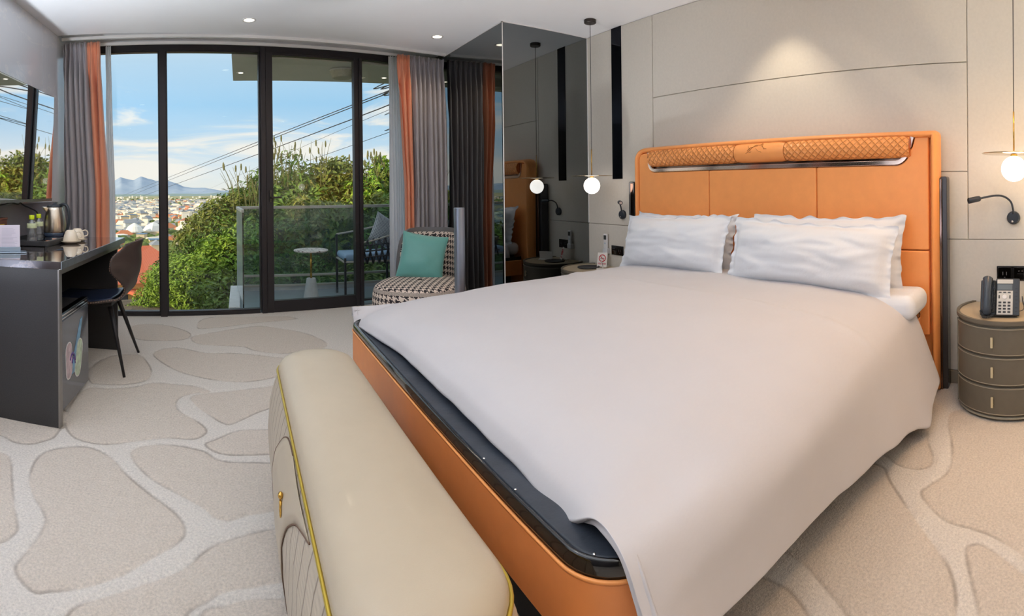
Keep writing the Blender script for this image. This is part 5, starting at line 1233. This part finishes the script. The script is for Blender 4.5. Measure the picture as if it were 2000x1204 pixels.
# shrubs -------------------------------------------------------------
def leaf_mat(name, c1_, c2_, c3_):
    m, nt, b = new_mat(name); tc = nt.new('ShaderNodeTexCoord').outputs['Object']
    f = nt.noise(tc, 3.2, 4, .7); g_ = nt.noise(tc, 17, 2, .6)
    c = nt.mix(nt.mapr(f,.36,.62), lin(c1_), lin(c2_)); c = nt.mix(nt.mapr(g_,.5,.68), c, lin(c3_))
    nt.l.new(c, b.inputs['Base Color']); b.inputs['Roughness'].default_value = .55; b.inputs['Specular IOR Level'].default_value = .3
    b.inputs['Subsurface Weight'].default_value = 0
    return m
lm = [leaf_mat('bright_leaves', (92,126,30), (136,170,48), (172,194,74)), leaf_mat('olive_leaves', (92,108,38), (126,138,50), (158,150,72)), leaf_mat('deep_leaves', (64,92,34), (98,132,42), (136,160,62))]
m_stem = M('shrub_stems', (78,64,48), .9, nscale=8, namt=.3)
def foliage(n, seed, size):
    g = np.random.default_rng(seed)
    d = g.normal(size=(n,3)); d /= np.linalg.norm(d,axis=1)[:,None]
    k_ = g.integers(0, 60, n); cen = g.normal(size=(60,3)); cen /= np.linalg.norm(cen,axis=1)[:,None]; cen *= g.uniform(.55,.92,(60,1))
    # leaves gathered in 60 sprays plus a thinner overall skin
    rad = g.uniform(.16,.34,60)
    p = np.where((np.arange(n) % 5 > 0)[:,None], cen[k_] + d*rad[k_][:,None]*g.uniform(.5,1,(n,1))**.6, d*g.uniform(.72,1.0,(n,1)))
    nrm = d + g.normal(size=(n,3))*.55 + np.array([0,0,.35]); nrm /= np.linalg.norm(nrm,axis=1)[:,None]
    a1 = np.cross(nrm, g.normal(size=(n,3))); a1 /= np.linalg.norm(a1,axis=1)[:,None]; a2 = np.cross(nrm, a1)
    s_ = size*g.uniform(.6,1.4,(n,1)); 
    v0, v1, v2, v3 = p - a1*s_, p + a2*s_*.38 + nrm*s_*.15, p + a1*s_, p - a2*s_*.38 + nrm*s_*.15
    V = np.stack([v0,v1,v2,v3],1).reshape(-1,3); F = np.arange(4*n).reshape(-1,4)
    me = bpy.data.meshes.new('foliage'); me.from_pydata(V.tolist(), [], F.tolist()); me.update(); return me
fmesh = []
for i in range(3):
    me = foliage(11000, 20+i, .052)
    me.materials.append(lm[i]); fmesh.append(me)
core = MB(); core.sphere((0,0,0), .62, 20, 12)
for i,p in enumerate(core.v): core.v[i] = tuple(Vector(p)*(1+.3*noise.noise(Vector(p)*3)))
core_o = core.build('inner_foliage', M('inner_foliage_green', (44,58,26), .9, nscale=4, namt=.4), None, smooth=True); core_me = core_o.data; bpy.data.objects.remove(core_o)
stm = MB()
for k_ in range(9):
    a_ = tau*k_/9; stm.tube(crom([(0.05*cos(a_),.05*sin(a_),-1.2),(.15*cos(a_),.15*sin(a_),-.6),(.45*cos(a_+.3),.45*sin(a_+.3),.1),(.62*cos(a_),.62*sin(a_),.55)],4), [.03-.0018*i for i in range(13)], 5)
st_o = stm.build('stems', m_stem, None, smooth=True); st_me = st_o.data; bpy.data.objects.remove(st_o)
SHR = [ # bearing px, top row px, distance, radius x, radius z, variant, label
 (300,556,8.2,.42,.40,0,'low bright green shrub in the first window pane, by the desk chair'),
 (352,500,7.9,.60,.42,0,'bright green shrub spilling down the hillside, in the middle of the second pane'),
 (372,470,8.6,.70,.75,2,'green shrub on the left shoulder of the hillside thicket'),
 (408,428,9.2,.80,.85,1,'olive shrub halfway up the slope, left of the balcony railing corner'),
 (450,384,9.8,1.0,1.0,1,'olive brown shrub directly left of the door frame, higher on the slope'),
 (500,352,10.2,1.15,1.3,2,'deep green shrub crown just behind the thick door frame'),
 (560,326,10.3,1.2,1.4,2,'deep green shrub crown behind the left side of the glass door'),
 (622,322,10.8,1.3,1.5,1,'olive shrub crown behind the middle of the glass door'),
 (690,320,10.6,1.3,1.5,1,'olive shrub crown behind the right stile of the glass door'),
 (752,326,10.0,1.2,1.5,0,'bright shrub crown next to the white sheer curtain'),
 (820,322,9.8,1.3,1.6,1,'olive shrub crown hidden partly by the orange drape'),
 (415,485,7.6,.75,.54,0,'bright green shrub right in front of the balcony railing corner'),
 (470,450,7.7,.85,.78,0,'bright green shrub pressed against the outer railing glass'),
 (545,405,8.2,1.1,1.2,2,'dark leafy shrub behind the balcony railing, left of the round table'),
 (630,395,8.4,1.2,1.3,1,'olive shrub behind the balcony railing, above the round table'),
 (715,390,8.4,1.2,1.3,1,'olive shrub behind the balcony railing, beside the outdoor armchair'),
 (800,392,8.2,1.2,1.3,2,'dark shrub behind the balcony railing at the curtain side'),
 (500,510,6.9,.85,.7,2,'dark low shrub behind the lower railing glass at its left end'),
 (590,515,7.1,.9,.75,2,'dark low shrub behind the lower railing glass by the table base'),
 (690,520,7.1,.9,.75,1,'olive low shrub behind the lower railing glass by the armchair legs'),
 (440,440,8.6,.8,.9,2,'green shrub filling the slope between the railing corner and the door frame'),
 (328,545,8.6,.45,.42,2,'small green shrub at the outer left foot of the thicket')]
for px_, row, r, rx_, rz_, va, lab in SHR:
    x,y = pol(px_, r); zt_ = EYE-(row-373)/1000.*r; zc = zt_-rz_*.93
    t_ = thing('hillside_shrub', lab, 'shrub', (x,y,zc), 'shrubs on the hillside below the balcony')
    t_.rotation_euler = (0,0,random.uniform(0,6.28)); t_.scale = (rx_, rx_, rz_)
    for nm, me_ in (('foliage', fmesh[va]),('inner_foliage', core_me),('stems', st_me)):
        o = bpy.data.objects.new(nm, me_); COL.objects.link(o); o.parent = t_
# tall grasses sticking out of the crowns
def grass(px0, px1, row, r, n, hgt, label, seed):
    random.seed(seed); mb = MB()
    for k_ in range(n):
        px_ = random.uniform(px0,px1); x,y = pol(px_, r+random.uniform(-.3,.3)); z_ = EYE-(row-373)/1000.*r-.35; h_ = hgt*random.uniform(.6,1.1); dx_ = random.uniform(-.25,.12)*h_
        mb.tube(crom([(x,y,z_),(x+dx_*.3,y,z_+h_*.55),(x+dx_*1.3,y,z_+h_)],4), [.007,.006,.006,.005,.005,.004,.004,.003,.002], 4)
        if random.random() < .45: mb.sphere((x+dx_*1.3,y,z_+h_),(.018,.018,.07),6,4)
    return tag(mb.build('tall_grass', M('dry_grass_stalks', (120,118,72), .9), None), label, 'grass', kind='stuff')
grass(530,640,330,10.0,46,.85,'tall dry grass stalks above the shrubs behind the glass door',4)
grass(450,505,372,9.4,26,.75,'dark grass blades above the shrubs left of the door frame',5)
grass(690,760,330,9.6,26,.6,'feathery grass stalks above the shrubs near the sheer curtain',6)
# overhead cables
WIRES = [([(-36.9,155.7,-.1),(2.05,29.9,4.36),(4.88,17.33,4.77),(6.3,11,5.0)],.020,'upper thick overhead cable crossing the sky'),
 ([(-36.9,155.7,-1.1),(2.05,29.9,4.21),(5.14,17.25,4.76),(6.5,11,5.0)],.020,'overhead cable running just beneath the highest one'),
 ([(-34.6,156.2,-1.6),(2.04,29.9,3.61),(5.22,17.23,4.58),(6.6,11,5.0)],.022,'third overhead cable, with a clear gap below the upper pair'),
 ([(-13.2,159.4,.3),(3.98,29.7,3.8),(5.21,17.23,3.79),(5.9,11,3.8)],.009,'thin faint overhead cable, fourth from the top'),
 ([(-10.9,159.6,-.5),(3.97,29.74,2.84),(5.21,17.23,3.25),(5.8,11,3.4)],.011,'lowest thin overhead cable, just above the shrubs')]
for pts, r_, lab in WIRES:
    a = MB(); a.tube(crom(pts, 12), r_, 6); tag(a.build('overhead_cable', m_wirem, None, smooth=True), lab, 'cable')
